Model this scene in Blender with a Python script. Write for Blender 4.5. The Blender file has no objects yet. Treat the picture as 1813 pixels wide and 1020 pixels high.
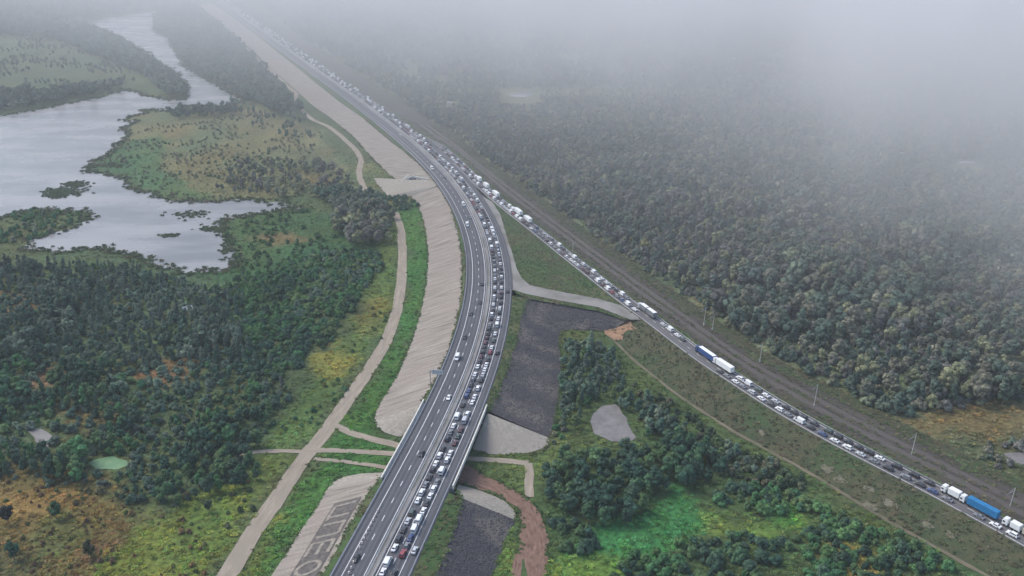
import bpy, bmesh, math, random
import numpy as np
from mathutils import Vector, Matrix
R = math.radians
random.seed(7); rng = np.random.default_rng(11)
scene = bpy.context.scene
col = scene.collection

# ------------------------------------------------------------------ camera
CAM_H, CAM_PITCH, FOC = 240.0, R(23.0), 1700.0      # metres, below horizontal, pixels at 1813 wide
cam_data = bpy.data.cameras.new('camera')
cam_data.sensor_width = 36.0
cam_data.lens = FOC / 1813.0 * 36.0
cam_data.clip_start = 1.0; cam_data.clip_end = 20000.0
cam = bpy.data.objects.new('camera', cam_data); col.objects.link(cam)
cam.location = (0, 0, CAM_H)
cam.rotation_euler = (R(90) - CAM_PITCH, 0, 0)
scene.camera = cam

# ------------------------------------------------------------------ sky, sun, exposure
SUN_EL, SUN_ROT = R(48), R(-60)
world = bpy.data.worlds.new('World'); scene.world = world; world.use_nodes = True
wn = world.node_tree.nodes; wl = world.node_tree.links
bg = wn['Background']
sky = wn.new('ShaderNodeTexSky'); sky.sky_type = 'NISHITA'; sky.sun_disc = False
sky.sun_elevation = SUN_EL; sky.sun_rotation = SUN_ROT
sky.air_density = 1.0; sky.dust_density = 2.0; sky.ozone_density = 1.0
wl.new(sky.outputs[0], bg.inputs[0]); bg.inputs[1].default_value = 0.15
sun_data = bpy.data.lights.new('sun', 'SUN'); sun_data.energy = 1.3; sun_data.angle = R(25)
sun_data.color = (1.0, 0.96, 0.9)
sun = bpy.data.objects.new('sun', sun_data); col.objects.link(sun)
sd = Vector((math.sin(SUN_ROT) * math.cos(SUN_EL), math.cos(SUN_ROT) * math.cos(SUN_EL), math.sin(SUN_EL)))
sun.rotation_euler = (-sd).to_track_quat('-Z', 'Y').to_euler()
scene.view_settings.view_transform = 'Standard'; scene.view_settings.look = 'None'
scene.view_settings.gamma = 1.0; scene.view_settings.exposure = 0.86
scene.view_settings.use_curve_mapping = False
scene.render.engine = 'CYCLES'
scene.cycles.use_denoising = True
scene.cycles.max_bounces = 6; scene.cycles.diffuse_bounces = 2; scene.cycles.glossy_bounces = 2
scene.cycles.transmission_bounces = 2; scene.cycles.volume_bounces = 1; scene.cycles.transparent_max_bounces = 8

# ------------------------------------------------------------------ helpers
CP, SP = math.cos(CAM_PITCH), math.sin(CAM_PITCH)
def at(px, py, z=0.0):
    """survey point: where the sight line of a mark on the photograph meets height z (metres)"""
    u = (px - 906.5) / FOC; v = (py - 510.0) / FOC
    d = np.array([u, CP - v * SP, -SP - v * CP])
    t = (z - CAM_H) / d[2]
    return np.array([0, 0, CAM_H]) + d * t
def pts(lst, z=0.0):
    return np.array([at(p[0], p[1], p[2] if len(p) > 2 else z) for p in lst])
def resample(P, n):
    P = np.asarray(P, float)
    seg = np.linalg.norm(np.diff(P, axis=0), axis=1); s = np.concatenate([[0], np.cumsum(seg)])
    if s[-1] < 1e-6: return np.repeat(P[:1], n, axis=0)
    t = np.linspace(0, s[-1], n)
    return np.stack([np.interp(t, s, P[:, k]) for k in range(P.shape[1])], axis=1)
def smooth(P, it=6):
    P = P.copy()
    for _ in range(it):
        P[1:-1] = 0.25 * P[:-2] + 0.5 * P[1:-1] + 0.25 * P[2:]
    return P
def link(o, parent=None):
    col.objects.link(o)
    if parent is not None: o.parent = parent
    return o
def tag(o, label=None, cat=None, group=None, kind=None):
    if label: o['label'] = label
    if cat: o['category'] = cat
    if group: o['group'] = group
    if kind: o['kind'] = kind
    return o
def mesh_obj(name, v, f, m, parent=None, smooth_shade=False, uv=None):
    me = bpy.data.meshes.new(name)
    me.from_pydata([tuple(map(float, x)) for x in v], [], [tuple(map(int, x)) for x in f])
    if m is not None: me.materials.append(m)
    if uv is not None:
        l = me.uv_layers.new(name='UVMap'); li = np.empty(len(me.loops), np.int32)
        me.loops.foreach_get('vertex_index', li)
        l.data.foreach_set('uv', np.asarray(uv, np.float32)[li].ravel())
    if smooth_shade: me.polygons.foreach_set('use_smooth', [True] * len(me.polygons))
    me.update()
    return link(bpy.data.objects.new(name, me), parent)
def empty(name, loc=(0, 0, 0), rz=0.0):
    o = bpy.data.objects.new(name, None); col.objects.link(o)
    o.location = loc; o.rotation_euler = (0, 0, rz); o.empty_display_size = 0.3
    return o
def grid_faces(n, m):
    i, j = np.meshgrid(np.arange(n - 1), np.arange(m - 1), indexing='ij')
    a = (i * m + j).ravel()
    return np.stack([a, a + m, a + m + 1, a + 1], axis=1)
def vnoise(x, y, seed=0):
    """smooth value noise in -1..1, vectorised"""
    x = np.asarray(x, float); y = np.asarray(y, float)
    xi = np.floor(x).astype(np.int64); yi = np.floor(y).astype(np.int64)
    fx = x - xi; fy = y - yi; fx = fx * fx * (3 - 2 * fx); fy = fy * fy * (3 - 2 * fy)
    def h(a, b):
        n = (a * 374761393 + b * 668265263 + seed * 1442695041) & 0xffffffff
        n = ((n ^ (n >> 13)) * 1274126177) & 0xffffffff
        return ((n ^ (n >> 16)) & 0xffff) / 32767.5 - 1
    return (h(xi, yi) * (1 - fx) + h(xi + 1, yi) * fx) * (1 - fy) + (h(xi, yi + 1) * (1 - fx) + h(xi + 1, yi + 1) * fx) * fy
def fbm(x, y, seed=0, oct=3):
    s = 0; a = 1; t = 0
    for k in range(oct):
        s = s + a * vnoise(x * 2 ** k, y * 2 ** k, seed + k); t += a; a *= 0.5
    return s / t
def inside(x, y, poly):
    x = np.asarray(x); y = np.asarray(y); r = np.zeros(x.shape, bool)
    n = len(poly)
    for i in range(n):
        x0, y0 = poly[i][:2]; x1, y1 = poly[(i + 1) % n][:2]
        if y0 == y1: continue
        c = ((y0 > y) != (y1 > y)) & (x < (x1 - x0) * (y - y0) / (y1 - y0) + x0)
        r ^= c
    return r
ROCKY = []; EDGES = []                      # rubble surfaces; borders where weeds creep in
GRASSY = []                                 # grass surfaces that get clumps
EXCL = []                                   # built ground: no plants here
def loft(name, A, B, m, n=80, k=8, bump=0.0, parent=None, bow=0.0, seed=0, do_smooth=4):
    global EDGES
    A = resample(A, n); B = resample(B, n)
    if parent is None: EXCL.append(np.vstack([A[::4], A[-1:], B[-1:], B[::-1][::4]])[:, :2])
    if do_smooth: A = smooth(A, do_smooth); B = smooth(B, do_smooth)
    t = np.linspace(0, 1, k)[None, :, None]
    V = A[:, None, :] * (1 - t) + B[:, None, :] * t
    if bow: V[:, :, 2] += bow * 4 * (t * (1 - t))[:, :, 0]
    if bump:
        nn = fbm(V[:, :, 0] / 5.0, V[:, :, 1] / 5.0, seed + 3)
        w = np.minimum(1, 6 * np.minimum(t, 1 - t))[:, :, 0]
        V[:, :, 2] += bump * nn * w
    if name.startswith('grass') or name == 'railway_bed': GRASSY.append((name, V))
    if name == 'rubble_slope': ROCKY.append(V)
    if parent is None and name in ('rubble_slope', 'stone_slope', 'stone_apron', 'railway_bed'): EDGES += [B] + ([A] if name != 'railway_bed' else [])
    s = np.concatenate([[0], np.cumsum(np.linalg.norm(np.diff(A, axis=0), axis=1) * .5 + np.linalg.norm(np.diff(B, axis=0), axis=1) * .5)])
    wid = np.linalg.norm(A - B, axis=1)
    uv = np.stack([np.repeat(s[:, None], k, 1), wid[:, None] * t[0, :, 0][None, :]], axis=2)
    return mesh_obj(name, V.reshape(-1, 3), grid_faces(n, k), m, parent, True, uv.reshape(-1, 2))
def ribbon(name, C, w, m, z=None, n=90, k=5, wob=0.0, parent=None, seed=0, offs=None):
    C = smooth(resample(C, n), 5)
    T = np.gradient(C[:, :2], axis=0); T /= np.linalg.norm(T, axis=1)[:, None]
    N = np.stack([T[:, 1], -T[:, 0]], axis=1)
    s = np.concatenate([[0], np.cumsum(np.linalg.norm(np.diff(C, axis=0), axis=1))])
    W = np.interp(np.linspace(0, 1, n), np.linspace(0, 1, len(w)), w) if hasattr(w, '__len__') else np.full(n, w)
    o0, o1 = (-0.5, 0.5)
    t = np.linspace(o0, o1, k)
    edge = 1 + wob * np.stack([fbm(s / 7.0, 0 * s + q, seed) for q in range(k)], 1)
    off = W[:, None] * t[None, :] * edge
    V = np.zeros((n, k, 3)); V[:, :, 0] = C[:, 0:1] + N[:, 0:1] * off; V[:, :, 1] = C[:, 1:2] + N[:, 1:2] * off
    V[:, :, 2] = C[:, 2:3] if z is None else z
    if parent is None: EXCL.append(np.vstack([V[::3, 0], V[::-3, -1]])[:, :2])
    if parent is None and W.mean() > 9: EDGES.extend([V[:, 0], V[:, -1]])
    uv = np.stack([np.repeat(s[:, None], k, 1), off], axis=2)
    return mesh_obj(name, V.reshape(-1, 3), grid_faces(n, k), m, parent, True, uv.reshape(-1, 2))
def box_vf(x0, x1, y0, y1, z0, z1):
    v = [(x0, y0, z0), (x1, y0, z0), (x1, y1, z0), (x0, y1, z0), (x0, y0, z1), (x1, y0, z1), (x1, y1, z1), (x0, y1, z1)]
    f = [(0, 3, 2, 1), (4, 5, 6, 7), (0, 1, 5, 4), (1, 2, 6, 5), (2, 3, 7, 6), (3, 0, 4, 7)]
    return v, f
def merge(list_vf):
    v = []; f = []
    for a, b in list_vf:
        k = len(v); v += list(a); f += [tuple(i + k for i in q) for q in b]
    return v, f
def cyl_vf(p0, p1, r0, r1, n=10):
    p0 = Vector(p0); p1 = Vector(p1); d = (p1 - p0).normalized()
    a = d.orthogonal().normalized(); b = d.cross(a)
    v = []; f = []
    for p, r in ((p0, r0), (p1, r1)):
        for i in range(n):
            t = 2 * math.pi * i / n; v.append(tuple(p + a * (r * math.cos(t)) + b * (r * math.sin(t))))
    for i in range(n): f.append((i, (i + 1) % n, n + (i + 1) % n, n + i))
    f.append(tuple(reversed(range(n)))); f.append(tuple(range(n, 2 * n)))
    return v, f

# ------------------------------------------------------------------ materials
def new_mat(name):
    m = bpy.data.materials.new(name); m.use_nodes = True
    return m, m.node_tree.nodes, m.node_tree.links, m.node_tree.nodes['Principled BSDF']
def nd(nodes, t, **kw):
    n = nodes.new(t)
    for k, v in kw.items(): setattr(n, k, v)
    return n
def simple(name, c, rough=0.7, spec=0.3, metal=0.0, coat=0.0):
    m, n, l, b = new_mat(name)
    b.inputs['Base Color'].default_value = (*c, 1); b.inputs['Roughness'].default_value = rough
    b.inputs['Specular IOR Level'].default_value = spec; b.inputs['Metallic'].default_value = metal
    b.inputs['Coat Weight'].default_value = coat
    return m
def mottled(name, c1, c2, scale=0.2, c3=None, scale3=0.03, rough=0.9, bump=0.3, bump_scale=1.0, bump_dist=0.3, uv=None, detail=6, sharp=(0.35, 0.65)):
    """two or three earth tones mixed by noise in world metres; uv=(su,sv) stretches the noise along the strip"""
    m, n, l, b = new_mat(name)
    b.inputs['Roughness'].default_value = rough; b.inputs['Specular IOR Level'].default_value = 0.15
    tc = nd(n, 'ShaderNodeTexCoord')
    src = tc.outputs['Object']
    if uv:
        mp = nd(n, 'ShaderNodeMapping'); mp.inputs['Scale'].default_value = (uv[0], uv[1], 1)
        l.new(tc.outputs['UV'], mp.inputs[0]); src2 = mp.outputs[0]
    else: src2 = src
    no = nd(n, 'ShaderNodeTexNoise'); no.inputs['Scale'].default_value = scale; no.inputs['Detail'].default_value = detail
    no.inputs['Roughness'].default_value = 0.65
    l.new(src2, no.inputs['Vector'])
    rp = nd(n, 'ShaderNodeValToRGB'); rp.color_ramp.elements[0].position = sharp[0]; rp.color_ramp.elements[1].position = sharp[1]
    rp.color_ramp.elements[0].color = (*c1, 1); rp.color_ramp.elements[1].color = (*c2, 1)
    l.new(no.outputs[0], rp.inputs[0]); out = rp.outputs[0]
    if c3:
        n3 = nd(n, 'ShaderNodeTexNoise'); n3.inputs['Scale'].default_value = scale3; n3.inputs['Detail'].default_value = 5
        l.new(src, n3.inputs['Vector'])
        r3 = nd(n, 'ShaderNodeValToRGB'); r3.color_ramp.elements[0].position = 0.47; r3.color_ramp.elements[1].position = 0.62
        l.new(n3.outputs[0], r3.inputs[0])
        mx = nd(n, 'ShaderNodeMix', data_type='RGBA'); l.new(r3.outputs[0], mx.inputs[0])
        l.new(out, mx.inputs[6]); mx.inputs[7].default_value = (*c3, 1); out = mx.outputs[2]
    l.new(out, b.inputs['Base Color'])
    if bump:
        nb = nd(n, 'ShaderNodeTexNoise'); nb.inputs['Scale'].default_value = bump_scale; nb.inputs['Detail'].default_value = 4
        l.new(src2 if uv else src, nb.inputs['Vector'])
        bp = nd(n, 'ShaderNodeBump'); bp.inputs['Strength'].default_value = bump; bp.inputs['Distance'].default_value = bump_dist
        l.new(nb.outputs[0], bp.inputs['Height']); l.new(bp.outputs[0], b.inputs['Normal'])
    return m
def tinted(name, attr, atype, vscale=0.5, amt=0.5, rough=0.9, bump=0.0, transl=0.0):
    """colour from a per-vertex or per-thing tint attribute, varied by noise"""
    m, n, l, b = new_mat(name)
    b.inputs['Roughness'].default_value = rough; b.inputs['Specular IOR Level'].default_value = 0.1
    a = nd(n, 'ShaderNodeAttribute', attribute_name=attr, attribute_type=atype)
    tc = nd(n, 'ShaderNodeTexCoord')
    no = nd(n, 'ShaderNodeTexNoise'); no.inputs['Scale'].default_value = vscale; no.inputs['Detail'].default_value = 6
    no.inputs['Roughness'].default_value = 0.7
    l.new(tc.outputs['Object'], no.inputs['Vector'])
    mr = nd(n, 'ShaderNodeMapRange'); mr.inputs[1].default_value = 0.28; mr.inputs[2].default_value = 0.72
    mr.inputs[3].default_value = 1 - amt; mr.inputs[4].default_value = 1 + amt
    l.new(no.outputs[0], mr.inputs[0])
    vm = nd(n, 'ShaderNodeVectorMath', operation='SCALE'); l.new(a.outputs['Vector'], vm.inputs[0]); l.new(mr.outputs[0], vm.inputs['Scale'])
    l.new(vm.outputs[0], b.inputs['Base Color'])
    if bump:
        bp = nd(n, 'ShaderNodeBump'); bp.inputs['Strength'].default_value = bump; bp.inputs['Distance'].default_value = 0.8
        l.new(no.outputs[0], bp.inputs['Height']); l.new(bp.outputs[0], b.inputs['Normal'])
    return m
M = {}
M['ground'] = tinted('ground_vegetation', 'tint', 'GEOMETRY', 0.35, 0.75, bump=0.8)
M['leaf'] = tinted('foliage', 'tint', 'INSTANCER', 0.9, 0.35)
M['tuft'] = tinted('tuft', 'tint', 'INSTANCER', 2.0, 0.3)
M['bark'] = mottled('bark', (0.09, 0.075, 0.06), (0.16, 0.14, 0.12), 3.0, bump=0)
M['asphalt'] = mottled('asphalt', (0.072, 0.074, 0.082), (0.098, 0.1, 0.108), 1.4, (0.085, 0.087, 0.096), 0.02, 0.85, 0.15, 6, 0.02, uv=(0.05, 0.6))
M['asphalt_old'] = mottled('asphalt_old', (0.10, 0.098, 0.1), (0.14, 0.135, 0.135), 0.8, (0.12, 0.115, 0.115), 0.05, 0.9, 0.2, 6, 0.03, uv=(0.06, 0.7))
M['paint'] = mottled('road_paint', (0.5, 0.5, 0.5), (0.75, 0.75, 0.74), 1.2, rough=0.6, bump=0)
M['grass_verge'] = mottled('grass_verge', (0.038, 0.06, 0.024), (0.07, 0.095, 0.034), 0.35, (0.11, 0.11, 0.05), 0.05, 0.95, 0.5, 1.5, 0.4)
M['grass_bright'] = mottled('grass_bright', (0.034, 0.066, 0.022), (0.06, 0.1, 0.032), 0.3, (0.085, 0.09, 0.04), 0.05, 0.95, 0.5, 1.5, 0.4)
M['grass_dry'] = mottled('grass_dry', (0.04, 0.05, 0.027), (0.085, 0.08, 0.044), 0.22, (0.045, 0.07, 0.03), 0.035, 0.95, 0.6, 1.2, 0.5)
M['ballast'] = mottled('railway_ballast', (0.042, 0.037, 0.033), (0.088, 0.076, 0.066), 0.5, (0.062, 0.064, 0.04), 0.06, 0.95, 0.4, 3, 0.2, uv=(0.04, 1.2))
M['gravel'] = mottled('gravel', (0.19, 0.18, 0.165), (0.28, 0.265, 0.245), 0.5, (0.16, 0.155, 0.135), 0.05, 0.95, 0.4, 4, 0.1, uv=(0.1, 0.8))
M['dirt'] = mottled('dirt_path', (0.215, 0.18, 0.138), (0.325, 0.275, 0.215), 0.6, (0.255, 0.218, 0.17), 0.08, 0.95, 0.4, 3, 0.1, uv=(0.12, 0.9))
M['mud'] = mottled('red_mud', (0.1, 0.06, 0.044), (0.25, 0.155, 0.115), 0.8, (0.17, 0.105, 0.075), 0.12, 0.9, 0.7, 1.5, 0.4, uv=(0.3, 1.0), sharp=(0.35, 0.68))
M['dirt_grass'] = mottled('worn_grass_track', (0.075, 0.078, 0.045), (0.2, 0.165, 0.118), 0.5, (0.13, 0.115, 0.075), 0.08, 0.95, 0.4, 3, 0.1, uv=(0.15, 0.7))
M['clay'] = mottled('clay', (0.2, 0.12, 0.07), (0.3, 0.19, 0.12), 0.5, bump=0.4)
M['soil'] = mottled('pale_soil', (0.09, 0.09, 0.058), (0.17, 0.155, 0.11), 0.5, bump=0.4)
M['darkrock'] = mottled('dark_rubble', (0.046, 0.044, 0.049), (0.08, 0.075, 0.078), 0.8, (0.125, 0.112, 0.1), 0.05, 0.95, 0.9, 1.6, 0.6)
M['stone'] = mottled('dark_stone', (0.048, 0.046, 0.05), (0.092, 0.086, 0.087), 0.3, bump=0)
M['steel'] = simple('galvanised_steel', (0.42, 0.43, 0.44), 0.45, 0.5, 0.6)
M['parapet'] = mottled('cream_concrete', (0.5, 0.48, 0.42), (0.66, 0.64, 0.57), 0.6, rough=0.9, bump=0.1)
M['concrete'] = mottled('concrete', (0.36, 0.35, 0.33), (0.5, 0.49, 0.46), 0.6, rough=0.9, bump=0.1)
M['letter_dark'] = mottled('dark_pebble_band', (0.065, 0.06, 0.055), (0.135, 0.12, 0.108), 0.6, bump=0.4)
M['letter_pale'] = mottled('worn_letter_stone', (0.16, 0.142, 0.12), (0.29, 0.26, 0.215), 0.6, bump=0.3)
M['sign_back'] = simple('sign_back', (0.55, 0.56, 0.57), 0.5, 0.4)
def wheel_wear(m, period, amt):
    n = m.node_tree.nodes; l = m.node_tree.links; b = n['Principled BSDF']; src = b.inputs['Base Color'].links[0].from_socket
    tc = nd(n, 'ShaderNodeTexCoord'); sx = nd(n, 'ShaderNodeSeparateXYZ'); l.new(tc.outputs['UV'], sx.inputs[0])
    m1 = nd(n, 'ShaderNodeMath', operation='MULTIPLY'); m1.inputs[1].default_value = 6.2832 / period; l.new(sx.outputs[1], m1.inputs[0])
    m2 = nd(n, 'ShaderNodeMath', operation='SINE'); l.new(m1.outputs[0], m2.inputs[0])
    mp = nd(n, 'ShaderNodeMapping'); mp.inputs['Scale'].default_value = (.012, .25, 1); l.new(tc.outputs['UV'], mp.inputs[0])
    no = nd(n, 'ShaderNodeTexNoise'); no.inputs['Detail'].default_value = 5; no.inputs['Scale'].default_value = 2.0; l.new(mp.outputs[0], no.inputs['Vector'])
    ad = nd(n, 'ShaderNodeMath', operation='MULTIPLY_ADD'); ad.inputs[1].default_value = .25; l.new(m2.outputs[0], ad.inputs[0]); l.new(no.outputs[0], ad.inputs[2])
    mr = nd(n, 'ShaderNodeMapRange'); mr.inputs[1].default_value = .2; mr.inputs[2].default_value = .8; mr.inputs[3].default_value = 1 - amt; mr.inputs[4].default_value = 1 + amt; l.new(ad.outputs[0], mr.inputs[0])
    vm = nd(n, 'ShaderNodeVectorMath', operation='SCALE'); l.new(src, vm.inputs[0]); l.new(mr.outputs[0], vm.inputs['Scale']); l.new(vm.outputs[0], b.inputs['Base Color'])
wheel_wear(M['asphalt'], 1.98, .2); wheel_wear(M['asphalt_old'], 2.1, .18)
def slope_mat():
    m, n, l, b = new_mat('stone_mattress')
    b.inputs['Roughness'].default_value = 0.95; b.inputs['Specular IOR Level'].default_value = 0.1
    tc = nd(n, 'ShaderNodeTexCoord')
    mp = nd(n, 'ShaderNodeMapping'); mp.inputs['Scale'].default_value = (0.42, 0.05, 1); l.new(tc.outputs['UV'], mp.inputs[0])
    mp.inputs['Rotation'].default_value = (0, 0, 0.1)
    no = nd(n, 'ShaderNodeTexNoise'); no.inputs['Scale'].default_value = 1.0; no.inputs['Detail'].default_value = 4
    l.new(mp.outputs[0], no.inputs['Vector'])
    r1 = nd(n, 'ShaderNodeValToRGB'); r1.color_ramp.elements[0].position = 0.33; r1.color_ramp.elements[1].position = 0.66
    r1.color_ramp.elements[0].color = (0.165, 0.146, 0.122, 1); r1.color_ramp.elements[1].color = (0.3, 0.266, 0.222, 1)
    l.new(no.outputs[0], r1.inputs[0])
    n2 = nd(n, 'ShaderNodeTexNoise'); n2.inputs['Scale'].default_value = 0.035; n2.inputs['Detail'].default_value = 4
    l.new(tc.outputs['Object'], n2.inputs['Vector'])
    r2 = nd(n, 'ShaderNodeValToRGB'); r2.color_ramp.elements[0].position = 0.4; r2.color_ramp.elements[1].position = 0.62
    l.new(n2.outputs[0], r2.inputs[0])
    mx = nd(n, 'ShaderNodeMix', data_type='RGBA'); mx.inputs[7].default_value = (0.245, 0.208, 0.18, 1)
    mf = nd(n, 'ShaderNodeMath', operation='MULTIPLY'); mf.inputs[1].default_value = 0.6
    l.new(r2.outputs[0], mf.inputs[0]); l.new(mf.outputs[0], mx.inputs[0]); l.new(r1.outputs[0], mx.inputs[6])
    n4 = nd(n, 'ShaderNodeTexNoise'); n4.inputs['Scale'].default_value = 1.6; n4.inputs['Detail'].default_value = 5
    l.new(tc.outputs['Object'], n4.inputs['Vector'])
    mr = nd(n, 'ShaderNodeMapRange'); mr.inputs[3].default_value = 0.6; mr.inputs[4].default_value = 1.4
    l.new(n4.outputs[0], mr.inputs[0])
    vm = nd(n, 'ShaderNodeVectorMath', operation='SCALE'); l.new(mx.outputs[2], vm.inputs[0]); l.new(mr.outputs[0], vm.inputs['Scale'])
    l.new(vm.outputs[0], b.inputs['Base Color'])
    bp = nd(n, 'ShaderNodeBump'); bp.inputs['Strength'].default_value = 0.8; bp.inputs['Distance'].default_value = 0.5
    l.new(no.outputs[0], bp.inputs['Height']); l.new(bp.outputs[0], b.inputs['Normal'])
    return m
M['slope'] = slope_mat()
M['pale_stone'] = mottled('pale_stone', (0.22, 0.2, 0.165), (0.33, 0.3, 0.25), 0.6, (0.27, 0.24, 0.2), 0.06, 0.95, 0.4, 1.5, 0.3)
def water_mat():
    m, n, l, b = new_mat('river_water')
    b.inputs['Base Color'].default_value = (0.17, 0.175, 0.175, 1); b.inputs['Roughness'].default_value = 0.12
    b.inputs['IOR'].default_value = 1.33; b.inputs['Specular IOR Level'].default_value = 0.5
    tc = nd(n, 'ShaderNodeTexCoord')
    mp = nd(n, 'ShaderNodeMapping'); mp.inputs['Scale'].default_value = (0.012, 0.03, 1); l.new(tc.outputs['Object'], mp.inputs[0])
    no = nd(n, 'ShaderNodeTexNoise'); no.inputs['Scale'].default_value = 1.0; no.inputs['Detail'].default_value = 6
    l.new(mp.outputs[0], no.inputs['Vector'])
    bp = nd(n, 'ShaderNodeBump'); bp.inputs['Strength'].default_value = 0.25; bp.inputs['Distance'].default_value = 0.5
    l.new(no.outputs[0], bp.inputs['Height']); l.new(bp.outputs[0], b.inputs['Normal'])
    cr = nd(n, 'ShaderNodeValToRGB'); cr.color_ramp.elements[0].position = .38; cr.color_ramp.elements[1].position = .62
    cr.color_ramp.elements[0].color = (.13, .13, .125, 1); cr.color_ramp.elements[1].color = (.24, .235, .225, 1)
    l.new(no.outputs[0], cr.inputs[0]); l.new(cr.outputs[0], b.inputs['Base Color'])
    r = nd(n, 'ShaderNodeMapRange'); r.inputs[3].default_value = 0.08; r.inputs[4].default_value = 0.45
    l.new(no.outputs[0], r.inputs[0]); l.new(r.outputs[0], b.inputs['Roughness'])
    return m
M['water'] = water_mat()
M['algae'] = mottled('algae_water', (0.10, 0.2, 0.10), (0.16, 0.27, 0.13), 0.3, rough=0.4, bump=0)
M['silt'] = mottled('silt_water', (0.14, 0.13, 0.125), (0.21, 0.195, 0.185), 0.2, rough=0.45, bump=0)

# ------------------------------------------------------------------ alignments (metres)
Z_ROAD = 8.0
left_rail = pts([(589, 1017.5), (659.5, 890), (736.5, 760), (804.5, 630), (836.5, 502.5), (833, 443.7), (814, 382.5), (779, 323.7),
                 (720.6, 262.5), (616.6, 178.6), (526, 112.7), (380, 2.7)], Z_ROAD)
a = left_rail[0]; b_ = left_rail[1]; d = (b_ - a) / np.linalg.norm(b_ - a)
left_rail = np.vstack([a - d * 110, left_rail, left_rail[-1] + (left_rail[-1] - left_rail[-2]) * 0.6])
BASE = smooth(resample(left_rail, 900), 900)
BT = np.gradient(BASE[:, :2], axis=0); BT /= np.linalg.norm(BT, axis=1)[:, None]
BN = np.stack([BT[:, 1], -BT[:, 0]], axis=1)                # to the right of travel direction
BS = np.concatenate([[0], np.cumsum(np.linalg.norm(np.diff(BASE[:, :2], axis=0), axis=1))])
def road_pt(s, off, z=Z_ROAD):
    s = np.asarray(s, float)
    x = np.interp(s, BS, BASE[:, 0]); y = np.interp(s, BS, BASE[:, 1])
    nx = np.interp(s, BS, BN[:, 0]); ny = np.interp(s, BS, BN[:, 1])
    return np.stack([x + nx * off, y + ny * off, np.zeros_like(x) + z], axis=-1)
def road_heading(s):
    return math.atan2(np.interp(s, BS, BT[:, 1]), np.interp(s, BS, BT[:, 0]))
def road_s(p, off=0.0):
    Q = BASE[:, :2] + BN * off
    return BS[np.argmin(((Q - np.asarray(p)[:2]) ** 2).sum(1))]
def road_line(s0, s1, off, z=Z_ROAD, step=3.0):
    n = max(2, int(abs(s1 - s0) / step)); return road_pt(np.linspace(s0, s1, n), off, z)
S_END = BS[-1]
OFF = dict(railL=0.0, edgeL=3.3, medL=11.2, medR=15.5, edgeR=23.6, railR=27.0)
S_BR0 = road_s(at(686, 842, 8)); S_BR1 = road_s(at(745, 716, 8))

rl_px = [(1960, 1050), (1813, 966), (1731, 921.8), (1637, 869.6), (1522.6, 812), (1426, 760), (1340, 709), (1298, 680), (1236.8, 641), (1185.8, 602), (1147.6, 572),
         (1122, 553.5), (1084, 525), (1056, 503), (1033, 484), (992, 452.5), (956.5, 422.5), (920.8, 394.5), (895, 374), (868, 352), (845, 331)]
Z_SIDE = 7.6
_s0 = road_s(at(842, 328, 8), 28.0)
SIDE = np.vstack([pts(rl_px[:-1], Z_SIDE), road_line(_s0 + 12, _s0 + 130, 28.6, Z_SIDE, 12)])
SIDE = smooth(resample(SIDE, 500), 120)
ST = np.gradient(SIDE[:, :2], axis=0); ST /= np.linalg.norm(ST, axis=1)[:, None]
SN = np.stack([ST[:, 1], -ST[:, 0]], axis=1)
SS = np.concatenate([[0], np.cumsum(np.linalg.norm(np.diff(SIDE[:, :2], axis=0), axis=1))])
def side_pt(s, off, z=Z_SIDE):
    s = np.asarray(s, float)
    x = np.interp(s, SS, SIDE[:, 0]); y = np.interp(s, SS, SIDE[:, 1]); nx = np.interp(s, SS, SN[:, 0]); ny = np.interp(s, SS, SN[:, 1])
    return np.stack([x + nx * off, y + ny * off, np.zeros_like(x) + z], axis=-1)
def side_heading(s): return math.atan2(np.interp(s, SS, ST[:, 1]), np.interp(s, SS, ST[:, 0]))
def side_s(p, off=0.0):
    Q = SIDE[:, :2] + SN * off
    return SS[np.argmin(((Q - np.asarray(p)[:2]) ** 2).sum(1))]
def side_line(s0, s1, off, z=Z_SIDE, step=4.0):
    n = max(2, int(abs(s1 - s0) / step)); return side_pt(np.linspace(s0, s1, n), off, z)
SIDE_W = 9.6

# ------------------------------------------------------------------ water outlines
lake_px = [(-260, 215), (0, 205), (60, 195), (130, 181), (190, 170), (222, 158), (262, 170), (300, 176), (328, 176), (330, 155), (322, 142), (300, 122), (270, 108),
           (262, 94), (235, 82), (205, 64), (180, 54), (155, 44), (157, 38), (200, 31), (240, 24), (274, 20), (275, 54), (300, 66), (312, 92), (330, 118), (345, 128), (380, 146),
           (405, 160), (432, 180), (410, 186), (370, 188), (355, 196), (338, 186), (316, 190), (296, 196), (252, 193), (256, 200), (222, 210), (240, 216), (218, 226), (228, 240), (204, 264), (185, 278), (162, 288),
           (150, 305), (212, 311), (230, 330), (262, 341), (300, 354), (400, 356), (440, 352), (490, 357), (537, 369), (480, 374), (452, 377),
           (440, 383), (396, 389), (389, 400), (400, 420), (412, 445), (427, 466), (395, 481), (320, 484), (276, 470), (240, 450), (180, 441), (100, 444),
           (40, 440), (60, 420), (120, 405), (165, 386), (158, 378), (110, 373), (60, 371), (0, 387), (-260, 400)]
def rough_outline(px, amp, z=0.0, step=4.0, seed=1):
    P = pts(px, z); P = np.vstack([P, P[:1]])
    out = []
    for i in range(len(P) - 1):
        n = max(1, int(np.linalg.norm(P[i + 1] - P[i]) / step))
        for k in range(n): out.append(P[i] + (P[i + 1] - P[i]) * k / n)
    O = np.array(out)
    O[:, 0] += amp * fbm(O[:, 0] / 9, O[:, 1] / 9, seed); O[:, 1] += amp * 1.6 * fbm(O[:, 0] / 9 + 40, O[:, 1] / 9, seed + 5)
    return O
LAKE = rough_outline(lake_px, 4.0)
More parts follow.
